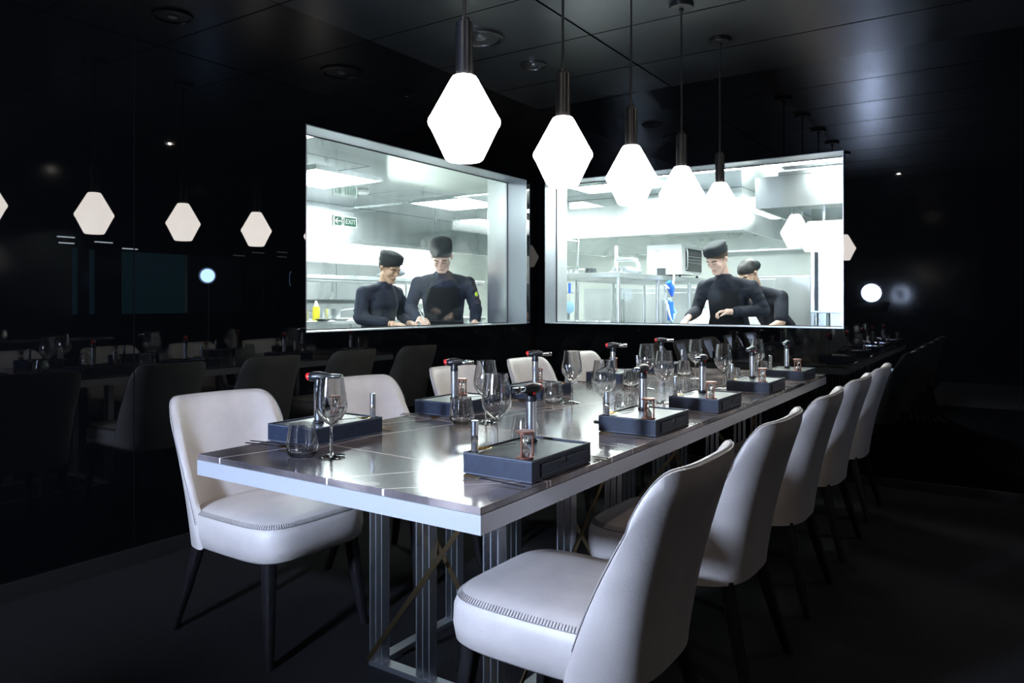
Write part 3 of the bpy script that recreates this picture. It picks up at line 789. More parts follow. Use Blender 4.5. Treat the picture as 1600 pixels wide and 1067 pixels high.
def person(label, loc, rz, pelvis_z, chest, neck, headc, headR, arms, skin, jacket, short=False, haircol='hair', hat=True, lock=False, lean=0, pants='chef_black', k=1., apron=True, name='person', width=1.):
    """local frame: front is -y, +x is to the viewer's right when facing the viewer.
       arms: list of (shoulder, elbow, wrist, hand_dir, palm_n, curl, thumb_side)"""
    t = thing(name, label, 'person', loc, rz)
    pel = Vector((0, .03, pelvis_z)); ch = Vector(chest); nk = Vector(neck); hc = Vector(headc)
    w = width
    e = B()
    # trunk, neck, limbs of the body itself
    hull(e, [(pel, (.145*w, .10, .10)), (pel.lerp(ch, .5), (.125*w, .09, .10)), (ch, (.155*w, .10, .11)), (nk-Vector((0, -.01, .09)), (.08, .06, .03))])
    hull(e, [(nk-Vector((0, -.012, .05)), .056), (nk, .052), (hc+headR @ Vector((0, .015, -.06)), .054)])
    head(e, hc, headR, HK)
    for s in (-1, 1):
        hull(e, [((s*.085, .03, pelvis_z-.04), .085), ((s*.10, .02, pelvis_z*.53), .056), ((s*.105, .05, .09), .038), ((s*.11, -.05, .035), .034)])
    for (sh, el, wr, hd, pn, cu, ts) in arms:
        hull(e, [(sh, .055), (el, .040), (wr, .026)])
        hand(e, Vector(wr)+Vector(hd).normalized()*.01, hd, pn, cu, 1.0, 1., ts)
    remesh('body', e, skin, t, .0052, 3)
    head_features(t, hc, headR, HK, haircol, hat, lock)
    # jacket
    e = B()
    hull(e, [(pel-Vector((0, 0, .06)), (.185*w, .135, .07)), (pel+Vector((0, 0, .05)), (.165*w, .125, .10)), (pel.lerp(ch, .5), (.155*w, .120, .10)), (ch, (.172*w, .122, .11)), (ch.lerp(nk, .5), (.140*w, .092, .055)), (nk-Vector((0, -.01, .035)), (.085, .068, .03))])
    if not short: hull(e, [(nk-Vector((0, -.012, .05)), (.082, .080, .03)), (nk-Vector((0, -.004, .004)), (.070, .068, .012))])
    for (sh, el, wr, hd, pn, cu, ts) in arms:
        sh, el, wr = Vector(sh), Vector(el), Vector(wr)
        hull(e, [(ch.lerp(sh, .5), (.09, .085, .075)), (sh-Vector((0, 0, .012)), (.058, .064, .062))])
        hull(e, [(nk-Vector((0, -.012, .035)), (.066, .058, .03)), (sh.lerp(nk, .45)+Vector((0, 0, -.012)), (.06, .06, .045)), (sh, (.052, .06, .05))])
        if short: hull(e, [(sh, .062), (sh.lerp(el, .8), .064)])
        else:
            hull(e, [(sh, .062), (sh.lerp(el, .5), .058), (el, .053), (el.lerp(wr, .5), .050), (el.lerp(wr, .88), .043)])
            # creases
            for f_ in (.3, .55, .8): hull(e, [(sh.lerp(el, f_)+Vector((.016, -.02, .01)), .044), (sh.lerp(el, f_+.09)+Vector((-.016, .02, -.01)), .042)])
            for f_ in (.08, .25, .5, .78): hull(e, [(el.lerp(wr, f_)+Vector((.008, 0, .006)), .049-.006*f_), (el.lerp(wr, f_+.05)-Vector((.008, 0, .006)), .047-.006*f_)])
    remesh('jacket', e, jacket, t, .0085, 2)
    e = B()
    hull(e, [(pel-Vector((0, 0, .03)), (.172*w, .128, .09)), (pel-Vector((0, 0, .10)), (.172*w, .128, .08))])
    for s in (-1, 1): hull(e, [((s*.085, .03, pelvis_z-.08), .103), ((s*.10, .02, pelvis_z*.53), .080), ((s*.105, .05, .09), .072)])
    remesh('trousers', e, pants, t, .014, 2)
    for s in (-1, 1):
        e = B(); hull(e, [((s*.108, .06, .045), (.045, .05, .044)), ((s*.112, -.07, .036), (.046, .055, .035))])
        for v in e.verts: v.co.z = max(v.co.z, .001)
        obj('shoe', e, 'black_plastic', t)
    return t
def apron_bib(t, pel_z, ch, nk, w=1., straps=True, m='apron_black'):
    ch = Vector(ch); nk = Vector(nk)
    e = B(); rows = []
    zs = [pel_z-.30, pel_z-.1, pel_z+.05, (pel_z+ch.z)/2, ch.z, ch.z+.07]
    for z in zs:
        row = []
        f = (z-pel_z)/(ch.z-pel_z)
        cy = .03+(ch.y-.03)*max(0, min(1, f)); cx = ch.x*max(0, min(1, f))
        hw = (.175 if z < (pel_z+ch.z)/2 else .125)*w
        for i in range(13):
            u = -1+2*i/12
            ry = .150 if f < 1.05 else .137
            row.append(e.verts.new((cx+u*hw, cy-ry*math.sqrt(max(0, 1-(u*hw/(.20*w))**2)), z)))
        rows.append(row)
    for A, D in zip(rows, rows[1:]):
        for i in range(12): e.faces.new((A[i], A[i+1], D[i+1], D[i]))
    bmesh.ops.solidify(e, geom=list(e.faces), thickness=.004)
    a = obj('apron', e, m, t, angle=70)
    if straps:
        e = B()
        for s in (-1, 1):
            tube(e, [(cx+s*.115*w, ch.y-.118, ch.z+.068), (cx+s*.10*w, ch.y-.112, ch.z+.12), (nk.x+s*.080, nk.y-.055, nk.z-.035), (nk.x+s*.074, nk.y+.01, nk.z-.015), (nk.x+s*.04, nk.y+.075, nk.z-.02)], .011, 8, flat=.35)
        obj('neck_strap', e, m, a)
def RX(a): return Matrix.Rotation(math.radians(a), 3, 'X')
def RZ(a): return Matrix.Rotation(math.radians(a), 3, 'Z')
def world_at(u, depth):    # ground position seen in image column u at a given depth
    tt = (u-800)/1158.5
    return (depth*(-math.sin(YAW)+tt*math.cos(YAW)), depth*(math.cos(YAW)+tt*math.sin(YAW)))
# chef writing (left window, right figure)
x, y = -3.985, 4.905
c2 = person('person in dark chef jacket, apron and cap, writing with a pen behind the left window', (x, y, 0), YAW+.02, .93,
       (0, -.02, 1.26), (0, -.07, 1.47), (-.005, -.155, 1.585), RZ(-4) @ RX(38),
       [((-.212, -.03, 1.368), (-.275, -.05, 1.16), (-.18, -.24, 1.075), (.45, -.9, -.12), (.3, 0, -1), .75, -1),
        ((.212, -.03, 1.368), (.275, -.0, 1.15), (.27, -.16, 1.05), (.0, -1, -.25), (-.2, 0, -1), .35, 1)],
       'skin_b', 'chef_navy', haircol='hair_brown', width=1.08)
apron_bib(c2, .93, (0, -.02, 1.26), (0, -.07, 1.47), 1.08)
e = B(); hull(e, [((.276, -.062, 1.275), (.017, .012, .026))]); obj('sleeve_badge', e, 'patch', c2)
# pen held by him
e = B(); tube(e, [(0, 0, 0), (0, 0, .012), (0, 0, .15)], [.001, .004, .0045], 10)
pen = obj('pen', e, 'white_plastic'); tag(pen, 'white pen held by the chef writing behind the left window', 'pen')
pm = Matrix.Translation((x, y, 0)) @ Matrix.Rotation(YAW+.02, 4, 'Z')
pt = pm @ Vector((-.108, -.335, 1.018)); pen.location = pt
pen.rotation_euler = (pm.to_3x3() @ Vector((-.42, -.18, .88))).to_track_quat('Z', 'Y').to_euler()
# chef watching (left window, left figure), three quarter towards the right
x, y = world_at(592, 6.45)
c1 = person('person in navy chef jacket and cap turned to the writing chef, behind the left window', (x, y, 0), YAW+math.radians(52), .90,
       (0, -.03, 1.19), (0, -.075, 1.385), (.0, -.135, 1.50), RZ(0) @ RX(24),
       [((-.195, -.02, 1.288), (-.235, -.03, 1.07), (-.13, -.27, 1.03), (.35, -.95, -.05), (.2, 0, -1), .4, -1),
        ((.195, -.02, 1.288), (.245, -.06, 1.07), (.10, -.27, 1.03), (-.3, -.95, -.05), (-.2, 0, -1), .4, 1)],
       'skin_a', 'chef_navy', width=1.0)
# chef plating (right window)
x, y = world_at(1141, 6.45)
c3 = person('person in black chef jacket and tied cap plating over a white tray', (x, y, 0), YAW-math.radians(38), .93,
       (.0, -.05, 1.24), (-.01, -.13, 1.45), (-.03, -.21, 1.575), RZ(-14) @ RX(30),
       [((-.212, -.07, 1.345), (-.27, -.10, 1.13), (-.22, -.36, 1.085), (.0, -1, -.45), (.3, 0, -1), .5, -1),
        ((.212, -.05, 1.34), (.30, -.02, 1.14), (.10, -.22, 1.13), (-.8, -.6, .0), (-.2, -.3, -1), 1.0, 1)],
       'skin_b', 'chef_black', haircol='hair_brown', lock=True, width=1.05)
apron_bib(c3, .93, (.0, -.05, 1.24), (-.01, -.13, 1.45), 1.05, straps=False)
# cook bending behind him
x, y = world_at(1216, 7.0)
c4 = person('person in black short sleeved shirt and dark cap, bending down behind the far window', (x, y, 0), YAW-math.radians(62), .92,
       (0, -.16, 1.20), (0, -.30, 1.375), (0, -.385, 1.475), RX(38),
       [((-.20, -.20, 1.26), (-.24, -.36, 1.07), (-.20, -.52, .98), (0, -.6, -.8), (.3, 0, -1), .5, -1),
        ((.20, -.18, 1.26), (.25, -.24, 1.03), (.18, -.42, .93), (0, -.6, -.8), (-.3, 0, -1), .5, 1)],
       'skin_a', 'chef_black', short=True, hat=False, lock=False)
e = B(); 
for v_ in [0]:
    hull(e, [((0, -.362, 1.538), (.087, .100, .050)), ((0, -.345, 1.560), (.080, .088, .045))])
obj('cap', e, 'hat', c4)

# ------------------------------------------------------------------ kitchen shell
KX0, KX1, KY0, KY1, KZ = -6.80, 2.6, 1.8, 11.2, 2.4
b = B(); box(b, KX0-1.2, XL-WT-.001, KY0, KY1, -.05, 0); box(b, XL-WT-.001, KX1, YB+WT+.001, KY1, -.05, 0)
struct('floor_kitchen', b, 'kitchen_floor', 'kitchen floor behind the windows', 'floor')
b = B(); box(b, KX0-1.2, XL-WT-.001, KY0, KY1, KZ, KZ+.08); box(b, XL-WT-.001, KX1, YB+WT+.001, KY1, KZ, KZ+.08)
struct('ceiling_kitchen', b, 'mirror_steel', 'polished steel kitchen ceiling', 'ceiling')
b = B(); box(b, KX0-1.3, KX0-1.2, KY0, KY1, 0, KZ); struct('wall_kitchen_left', b, 'white_tile', 'pale tiled wall at the back of the kitchen', 'wall')
b = B(); box(b, KX0-1.2, KX1, KY1, KY1+.1, 0, KZ); struct('wall_kitchen_back', b, 'white_tile', 'pale tiled far wall of the kitchen', 'wall')
b = B(); box(b, KX0-1.2, XL-WT-.001, KY0-.1, KY0, 0, KZ); struct('wall_kitchen_front', b, 'white_tile', 'pale tiled end wall of the kitchen', 'wall')
b = B(); box(b, KX1, KX1+.1, YB+WT, KY1, 0, KZ); struct('wall_kitchen_right', b, 'white_tile', 'pale tiled right wall of the kitchen', 'wall')
b = B(); box(b, -3.75, XL-WT-.002, 5.217, 5.76, 0, KZ); box(b, XL-WT-.002, -3.27, YB+WT+.002, 5.76, 0, KZ)
struct('trim_4', b, 'steel', 'steel clad corner column between the two kitchen windows', 'trim')
# ceiling hatches (joints)
b = B()
for x0, x1, y0, y1 in ((-5.35, -4.65, 4.0, 4.7), (-5.9, -5.2, 5.9, 6.6), (-4.6, -3.9, 6.6, 7.3), (-2.6, -1.9, 6.0, 6.5)):
    for q in ((x0, x1, y0-.006, y0+.006), (x0, x1, y1-.006, y1+.006), (x0-.006, x0+.006, y0, y1), (x1-.006, x1+.006, y0, y1)): box(b, *q, KZ-.002, KZ)
struct('trim_5', b, 'steel_dim', 'thin hatch joints in the kitchen ceiling', 'trim')
# ceiling light panels
def panel_light(x, y, w, d, label, z=KZ, m='kitchen_light'):
    t = thing('light_panel', label, 'light', (x, y, z))
    e = B()
    for q in ((-w, w, -d, -d+.02), (-w, w, d-.02, d), (-w, -w+.02, -d+.02, d-.02), (w-.02, w, -d+.02, d-.02)): box(e, *q, -.022, -.0005)
    obj('frame', e, 'steel', t, smooth=False)
    e = B(); box(e, -w+.02, w-.02, -d+.02, d-.02, -.016, -.004); obj('diffuser', e, m, t, smooth=False)
panel_light(-5.45, 4.85, .42, .42, 'square ceiling light panel in the left part of the kitchen, nearest')
panel_light(-5.45, 7.0, .42, .42, 'square ceiling light panel in the left part of the kitchen, farther')
panel_light(-4.35, 3.3, .3, .3, 'square ceiling light panel over the near end of the kitchen pass')
panel_light(-3.3, 6.85, .45, .25, 'ceiling light panel behind the corner column')
panel_light(-2.35, 6.35, .4, .2, 'ceiling light panel above the chef at the far window')
panel_light(-1.0, 6.05, .5, .12, 'long ceiling light panel above the right end of the far window')
panel_light(-1.6, 8.3, .3, .5, 'ceiling light panel above the bending cook')
panel_light(.6, 7.6, .5, .5, 'ceiling light panel at the right end of the kitchen')
e = B(); cyl(e, .062, KZ-.05, KZ-.0005, seg=28, bev=.01)
tag(obj('smoke_detector', e, 'white_plastic', loc=None), 'white round detector on the polished kitchen ceiling', 'detector')
bpy.data.objects['smoke_detector'].location = (-5.65, 5.62, 0)

# ------------------------------------------------------------------ hoods
def hood_left():
    t = thing('extractor_hood', 'long steel extractor hood behind the left window, exit sign on it', 'hood', (KX0, 6.5, 0))
    e = B(); box(e, -.03, 0, -3.6, 3.9, 1.99, KZ-.003); obj('front_panel', e, 'steel', t, smooth=False)
    e = B(); box(e, -.05, .03, -3.6, 3.9, 1.945, 1.99, bev=.004); obj('lower_lip', e, 'steel', t, smooth=False)
    e = B(); box(e, -1.15, -.05, -3.6, 3.9, 2.18, 2.2); obj('soffit', e, 'steel_dim', t, smooth=False)
    for k, y0 in enumerate((-2.8, -1.2, .4, 2.0)):
        e = B(); box(e, -.85, -.35, y0, y0+1.0, 2.16, 2.178); obj('hood_lamp', e, 'hood_light', t, smooth=False)
    for k in range(8):
        y0 = -3.4+k*.9
        e = B()
        vs = [(-.06, 1.955), (-.30, 2.17)]
        bar(e, (-.18, y0+.1, 2.06), (-.18, y0+.8, 2.06), .02, .22, up=(.66, 0, -.75)); obj('baffle', e, 'steel_dim', t, smooth=False)
hood_left()
def hood_island():
    t = thing('extractor_hood', 'steel island hood with sloping underside above the oven, seen through the far window', 'hood', (-3.9, 9.2, 0))
    x0, x1, y0, y1 = -1.6, 1.62, -1.55, 1.7
    e = B()
    for q in ((x0, x1, y0, y0+.03), (x0, x1, y1-.03, y1), (x0, x0+.03, y0+.03, y1-.03), (x1-.03, x1, y0+.03, y1-.03)): box(e, *q, 1.96, 2.22)
    obj('skirt', e, 'steel', t, smooth=False)
    e = B()
    lo = [(x0+.03, y0+.03), (x1-.03, y0+.03), (x1-.03, y1-.03), (x0+.03, y1-.03)]; hi = [(x0+.5, y0+.5), (x1-.5, y0+.5), (x1-.5, y1-.5), (x0+.5, y1-.5)]
    A = [e.verts.new((*p, 1.975)) for p in lo]; D = [e.verts.new((*p, 2.20)) for p in hi]
    for i in range(4): e.faces.new((A[i], A[(i+1) % 4], D[(i+1) % 4], D[i]))
    e.faces.new(D); obj('sloping_underside', e, 'steel', t, smooth=False)
    e = B(); box(e, x0, x1, y0, y1, 2.22, KZ-.003); obj('upper_casing', e, 'steel', t, smooth=False)
    for q in ((-1.0, -.3), (.1, .8)):
        e = B(); box(e, q[0], q[1], -.3, .5, 2.185, 2.198); obj('hood_lamp', e, 'hood_light', t, smooth=False)
    for k in range(10):
        e = B(); bar(e, (x1-.44, y0+.3+k*.26, 2.18), (x1-.10, y0+.3+k*.26, 2.0), .03, .012); obj('baffle', e, 'steel_dim', t, smooth=False)
hood_island()
def hood_right():
    t = thing('extractor_hood', 'steel hood with a bright face at the top right of the far window', 'hood', (-.3, 7.4, 0))
    x0, x1, y0, y1 = -1.55, 2.6, -.8, .9
    e = B()
    for q in ((x0, x1, y0, y0+.03), (x0, x0+.03, y0+.03, y1)): box(e, *q, 2.03, 2.30)
    obj('skirt', e, 'steel', t, smooth=False)
    e = B(); box(e, x0, x1, y0+.03, y1, 2.20, 2.22); obj('soffit', e, 'steel_dim', t, smooth=False)
    e = B(); box(e, x0+.2, x1, y0-.02, y0+.05, 2.30, 2.33); obj('top_rail', e, 'steel', t, smooth=False)
    e = B()
    for k in range(44): box(e, x0+.3+k*.07, x0+.33+k*.07, y0-.10, y0-.03, 2.345, 2.352)
    box(e, x0+.25, x0+3.5, y0-.105, y0-.10, 2.34, 2.36); box(e, x0+.25, x0+3.5, y0-.03, y0-.025, 2.34, 2.36)
    obj('vent_grille', e, 'steel_dim', t, smooth=False)
    for q in ((-1.3, -1.2), (-.5, -.42)):
        e = B(); bar(e, (q[0]+.3, y0+.1, 2.2), (q[0]+.3, y0+.1, 1.90), .02, .02); bar(e, (q[0]+.3, y0+.1, 2.15), (q[0]+.42, y0+.1, 2.2), .02, .015); bar(e, (q[0]+.3, y0+.1, 2.15), (q[0]+.18, y0+.1, 2.2), .02, .015)
        obj('hanger', e, 'steel', t, smooth=False)
    e = B(); box(e, x0-.3, x0-.04, y0+.1, y1, 2.12, 2.15); obj('hood_lamp', e, 'hood_light', t, smooth=False)
hood_right()

# exit sign on the left hood face (faces +x)
def text_obj(name, s, size, m, parent, loc, rot, ext=.0008):
    cu = bpy.data.curves.new(name, 'FONT'); cu.body = s; cu.size = size; cu.extrude = ext; cu.align_x = 'CENTER'; cu.align_y = 'CENTER'
    o = bpy.data.objects.new(name, cu); C.objects.link(o)
    dg = bpy.context.evaluated_depsgraph_get(); me = bpy.data.meshes.new_from_object(o.evaluated_get(dg))
    bpy.data.objects.remove(o); me.materials.clear(); me.materials.append(M[m])
    o = bpy.data.objects.new(name, me); C.objects.link(o); o.parent = parent; o.location = loc; o.rotation_euler = rot
    return o
t = thing('exit_sign', 'green and white EXIT sign with arrow on the hood behind the left window', 'sign', (KX0+.004, 6.435, 2.205))
M['sign_white'] = mat('sign_white', (.8, .84, .82), .4, emit=(.9, 1, .95), es=.25)
M['sign_green'] = mat('sign_green', (0, .09, .05), .4, emit=(.0, .32, .2), es=.08)
e = B(); box(e, 0, .02, -.19, .19, -.07, .07, bev=.003); obj('panel', e, 'sign_white', t, smooth=False)
e = B(); box(e, .0201, .0212, -.175, -.065, -.052, .052); obj('arrow_field', e, 'sign_green', t, smooth=False)
e = B(); box(e, .0201, .0212, -.015, .175, -.052, .052); obj('word_field', e, 'sign_green', t, smooth=False)
text_obj('exit_word', 'EXIT', .082, 'sign_white', t, (.0225, .084, 0), (PI/2, 0, PI/2))
e = B(); bar(e, (.0225, -.075, 0), (.0225, -.155, 0), .002, .014); bar(e, (.0225, -.165, 0), (.0225, -.125, .034), .002, .013, up=(0, 0, 1)); bar(e, (.0225, -.165, 0), (.0225, -.125, -.034), .002, .013); obj('arrow', e, 'sign_white', t, smooth=False)
e = B(); hull(e, [((.0218, -.038, .036), .007)]); 
for A, D in (((-.04, .026), (-.042, -.004)), ((-.042, -.004), (-.056, -.022)), ((-.056, -.022), (-.052, -.042)), ((-.042, -.004), (-.03, -.022)), ((-.03, -.022), (-.022, -.044)), ((-.04, .02), (-.058, .008)), ((-.04, .02), (-.024, .008))):
    bar(e, (.0218, *A), (.0218, *D), .002, .008)
obj('running_figure', e, 'sign_green', t, smooth=False)

# ------------------------------------------------------------------ kitchen furniture
def bench(name, label, x0, x1, y0, y1, z, legs=True, th=.035, shelf=None, cat='counter', lx=None):
    cx, cy = (x0+x1)/2, (y0+y1)/2; hx, hy = (x1-x0)/2, (y1-y0)/2
    t = thing(name, label, cat, (cx, cy, 0))
    e = B(); box(e, -hx, hx, -hy, hy, z-th, z, bev=.004); obj('top', e, 'steel', t, smooth=False)
    n = max(2, int(round(2*max(hx, hy)/1.0))+1)
    for k in range(n):
        f = -1+2*k/(n-1)
        for s in (-1, 1):
            px, py = (f*(hx-.05), s*(hy-.04)) if hx > hy else (s*(hx-.04), f*(hy-.05))
            e = B(); cyl(e, .02, 0.0005, z-th, px, py, 16); obj('leg', e, 'steel', t)
    for zz in (shelf or []):
        e = B(); box(e, -hx+.02, hx-.02, -hy+.02, hy-.02, zz-.02, zz); obj('shelf', e, 'steel', t, smooth=False)
    return t
bench('pass_counter', 'steel ledge counter under the left kitchen window', -4.14, -3.56, 2.6, 4.62, 1.0, shelf=[.3])
bench('pass_counter', 'narrow steel worktop end beside the corner column', -3.80, -3.56, 4.63, 5.20, 1.0)
bench('pass_counter', 'steel worktop under the far kitchen window with a white tray on it', -3.25, -.4, 5.60, 6.02, 1.0, shelf=[.3])
bench('work_counter', 'long steel counter with dishes behind the left window chefs', -6.1, -5.2, 2.9, 7.2, 1.04, shelf=[.35])
t = thing('over_shelf', 'steel heated shelf on posts above the counter behind the left window', 'shelf', (-5.62, 5.2, 1.0405))
e = B(); box(e, -.18, .18, -2.2, 2.3, .395, .435, bev=.003); obj('shelf_board', e, 'steel', t, smooth=False)
e = B(); box(e, -.16, .16, -2.2, 2.3, .375, .394); obj('heat_strip', e, 'steel_dim', t, smooth=False)
for y in (-1.9, -.9, .9, 2.1):
    for xx in (-.14, .14):
        e = B(); cyl(e, .017, 0.0, .376, xx, y, 14); obj('post', e, 'steel', t)
e = B()
for k in range(7): box(e, .181, .186, -2.0+k*.62, -1.97+k*.62, .405, .43)
obj('price_clip', e, 'white', t, smooth=False)
# cabinets below / behind the left counter
t = thing('wall_cabinet', 'pale steel wall cabinets under the hood behind the left window', 'cabinet', (-7.9, 5.5, 0))
e = B(); box(e, -.1, .35, -2.5, 2.5, 1.25, 1.75); obj('body', e, 'steel', t, smooth=False)
for k in range(5):
    e = B(); box(e, .351, .366, -2.48+k*.995, -1.5+k*.995, 1.26, 1.74, bev=.003); d = obj('door', e, 'steel', t, smooth=False)
    e = B(); box(e, .367, .38, -1.58+k*.995, -1.55+k*.995, 1.35, 1.5, bev=.002); obj('handle', e, 'steel_dim', d, smooth=False)
t = thing('range_cooker', 'steel cooking range under the hood behind the left window', 'cooker', (-7.45, 6.0, 0))
e = B(); box(e, -.4, .45, -2.8, 3.2, .0005, .98, bev=.004); obj('body', e, 'steel', t, smooth=False)
e = B(); box(e, -.4, -.36, -2.8, 3.2, .98, 1.2); obj('splashback', e, 'steel', t, smooth=False)
for k in range(5):
    e = B(); cyl(e, .12, .9805, 1.0, -.05, -2.2+k*1.1, 20); obj('burner', e, 'black_plastic', t)
# small things on the left counter
def simple(name, label, cat, bm, m, loc, group=None, smooth=True):
    o = obj(name, bm, m, smooth=smooth); o.location = loc
    return tag(o, label, cat, group)
zc = 1.0405
px, py = world_at(494, 6.95)
t = thing('squeeze_bottle', 'yellow squeeze bottle on the counter behind the left window', 'bottle', (px, py, zc))
e = B(); lathe(e, [(0, .0005), (.030, .0005), (.033, .01), (.033, .11), (.026, .13), (0, .13)], 20); obj('body', e, 'yellow', t)
e = B(); lathe(e, [(.022, .13), (.022, .14), (.006, .185), (0, .185)], 16); obj('nozzle', e, 'white_plastic', t)
for k, (u, dd) in enumerate(((506, 6.8), (532, 6.75))):
    px, py = world_at(u, dd); e = B(); lathe(e, [(0, .0005), (.05, .0005), (.085, .018), (.088, .018), (.055, -.0 + .006), (0, .006)], 28)
    simple('dark_dish', ['shallow dark dish on the counter beside the yellow bottle', 'shallow dark dish beside the elbow of the left window chef'][k], 'dish', e, 'dark_dish', (px, py, zc), 'dark dishes on the kitchen counter')
def pan(label, x, y, z, r=.09, h=.10, m='steel', handle=True, rz=0):
    t = thing('saucepan', label, 'pan', (x, y, z), rz)
    e = B(); lathe(e, [(0, .0005), (r*.95, .0005), (r, .008), (r, h), (r*1.03, h), (r*.97, h-.001), (r*.95, .006), (0, .006)], 26); obj('pot', e, m, t)
    if handle: e = B(); tube(e, [(r, 0, h*.8), (r+.05, 0, h*.9), (r+.17, 0, h*1.0)], [.006, .007, .008], 8); obj('handle', e, 'steel_dim', t)
    return t
px, py = world_at(470, 6.9); pan('small steel saucepan at the left edge of the left window', px, py, zc, .07, .09, rz=2)
px, py = world_at(518, 7.1); pan('steel saucepan with a long raised handle behind the dark dishes', px, py, zc, .085, .11, rz=.7)
px, py = world_at(770, 8.2)
for k, (x, y, r, h, lab) in enumerate(((-5.32, 4.3, .06, .10, 'white ceramic pot standing on the counter left of the chefs'), (-5.32, 5.35, .05, .13, 'white ceramic jar standing between the two left window chefs'), (-5.3, 6.1, .07, .09, 'white ceramic bowl standing right of the writing chef'))):
    e = B(); lathe(e, [(0, .0005), (r*.8, .0005), (r, .02), (r, h), (r*.9, h), (r*.85, .02), (0, .015)], 22); simple('ceramic_pot', lab, 'pot', e, 'white_ceramic', (x, y, zc))
e = B(); hull(e, [((0, 0, .03), (.14, .09, .03)), ((.10, .05, .055), (.10, .08, .04))])
for v in e.verts: v.co.z = max(v.co.z, .0005)
px, py = world_at(640, 8.05)
simple('folded_cloth', 'folded dark grey cloth on the heated shelf between the two chefs', 'cloth', e, 'grey_cloth', (px*.0-5.62, 5.95, 1.4760))
# faucet pipe right of the writing chef
t = thing('tap', 'tall curved steel tap behind the writing chef', 'tap', (-5.35, 6.75, zc))
e = B(); tube(e, [(0, 0, 0.0005), (0, 0, .30), (0, -.03, .36), (0, -.08, .385), (0, -.16, .385), (0, -.20, .37), (0, -.21, .32)], .014, 12); obj('spout', e, 'steel', t)
e = B(); cyl(e, .028, 0.0005, .05, seg=18); obj('base', e, 'steel', t)
# tall steel unit on the far side of left window view
t = thing('wall_shelving', 'open steel shelving with stacked ware beside the corner column', 'shelving', (-5.2, 8.6, 0))
e = B()
for z in (.5, .95, 1.35, 1.7, 2.05): box(e, -.35, .35, -.3, .3, z-.015, z)
obj('shelf_boards', e, 'steel', t, smooth=False)
for sx in (-.33, .33):
    for sy in (-.28, .28):
        e = B(); cyl(e, .015, 0.0005, 2.08, sx, sy, 12); obj('upright', e, 'steel', t)
for zi, z in enumerate((.95, 1.35, 1.7)):
    for k in range(5):
        e = B(); r = .05+.01*((k+zi) % 2); lathe(e, [(0, .0005), (r*.7, .0005), (r, .03+.02*(k % 3)), (r*.92, .03+.02*(k % 3)), (0, .012)], 16)
        simple('mixing_bowl', 'steel bowl on the %s shelf of the open rack, %s' % (['lower', 'middle', 'upper'][zi], ['at the left end', 'second from the left', 'in the centre', 'second from the right', 'at the right end'][k]), 'bowl', e, 'steel' if k % 2 else 'white_ceramic', (-5.48+k*.14, 8.42, z+.0003), 'bowls on the open rack')

# ---- through the far window
bench('work_table', 'open steel work table on posts seen through the far window', -4.15, -3.08, 6.45, 9.4, 1.50, th=.05, shelf=[.92, .45], cat='table')
t = thing('combi_oven', 'white countertop oven with open black front on the steel table', 'oven', (-3.27, 8.35, 1.5005))
e = B(); box(e, -.22, .20, -.33, .33, .03, .37, bev=.006); obj('body', e, 'white_plastic', t, smooth=False)
e = B(); box(e, .2002, .212, -.20, .30, .07, .33); obj('cavity', e, 'oven_black', t, smooth=False)
e = B(); tube(e, [(.235, -.27, .08), (.25, -.27, .12), (.25, -.27, .28), (.235, -.27, .33)], .008, 8); obj('door_handle', e, 'steel_dim', t)
e = B()
for z in (.17, .24): 
    for k in range(9): bar(e, (.213, -.18+k*.055, z), (.213, -.15+k*.055, z), .004, .006)
bar(e, (.216, -.2, .2), (.30, .05, .2), .006, .006)
obj('rack', e, 'steel', t, smooth=False)
e = B()
for k in range(3): box(e, -.12, -.06, -.3315, -.3302, .27+k*.018, .277+k*.018)
obj('vent_slots', e, 'steel_dim', t, smooth=False)
for sx in (-.18, .16):
    for sy in (-.28, .28):
        e = B(); cyl(e, .015, 0.0, .03, sx, sy, 10); obj('foot', e, 'black_plastic', t)
# pipe beside the oven
t = thing('steam_pipe', 'grey bent pipe in front of the oven on the steel table', 'pipe', (-3.45, 7.65, 1.5005))
e = B(); tube(e, [(-.25, 0, .20), (-.08, 0, .20), (-.01, 0, .185), (.02, 0, .14), (.02, 0, .0)], .028, 14); obj('bend', e, 'steel', t)
e = B(); cyl(e, .02, 0.0, .35, -.25, 0, 12); obj('riser', e, 'white_plastic', t)
def cloth_heap(label, loc, s=1.):
    e = B(); hull(e, [((-.12*s, 0, .02), (.08*s, .08, .02)), ((.02, 0, .05*s), (.12*s, .09, .05*s)), ((.16*s, .0, .03), (.06, .06, .03))])
    for v in e.verts: v.co.z = max(v.co.z, .0005)
    simple('folded_cloth', label, 'cloth', e, 'grey_cloth', loc)
cloth_heap('dark grey cloth heap on the steel table left of the pipe', (-3.35, 7.1, 1.5005), .9)
for k, (x, y, r, h, m) in enumerate(((-3.25, 6.75, .05, .06, 'steel'), (-3.5, 6.65, .06, .05, 'dark_dish'), (-3.2, 7.75, .05, .09, 'dark_dish'), (-3.75, 6.7, .07, .05, 'steel'))):
    pan(['small steel pan at the near corner of the steel table', 'low dark pan behind the small steel pan', 'dark pot in front of the oven', 'low steel pan at the left of the steel table'][k], x, y, 1.5005, r, h, m, handle=k in (1, 3), rz=2.6)
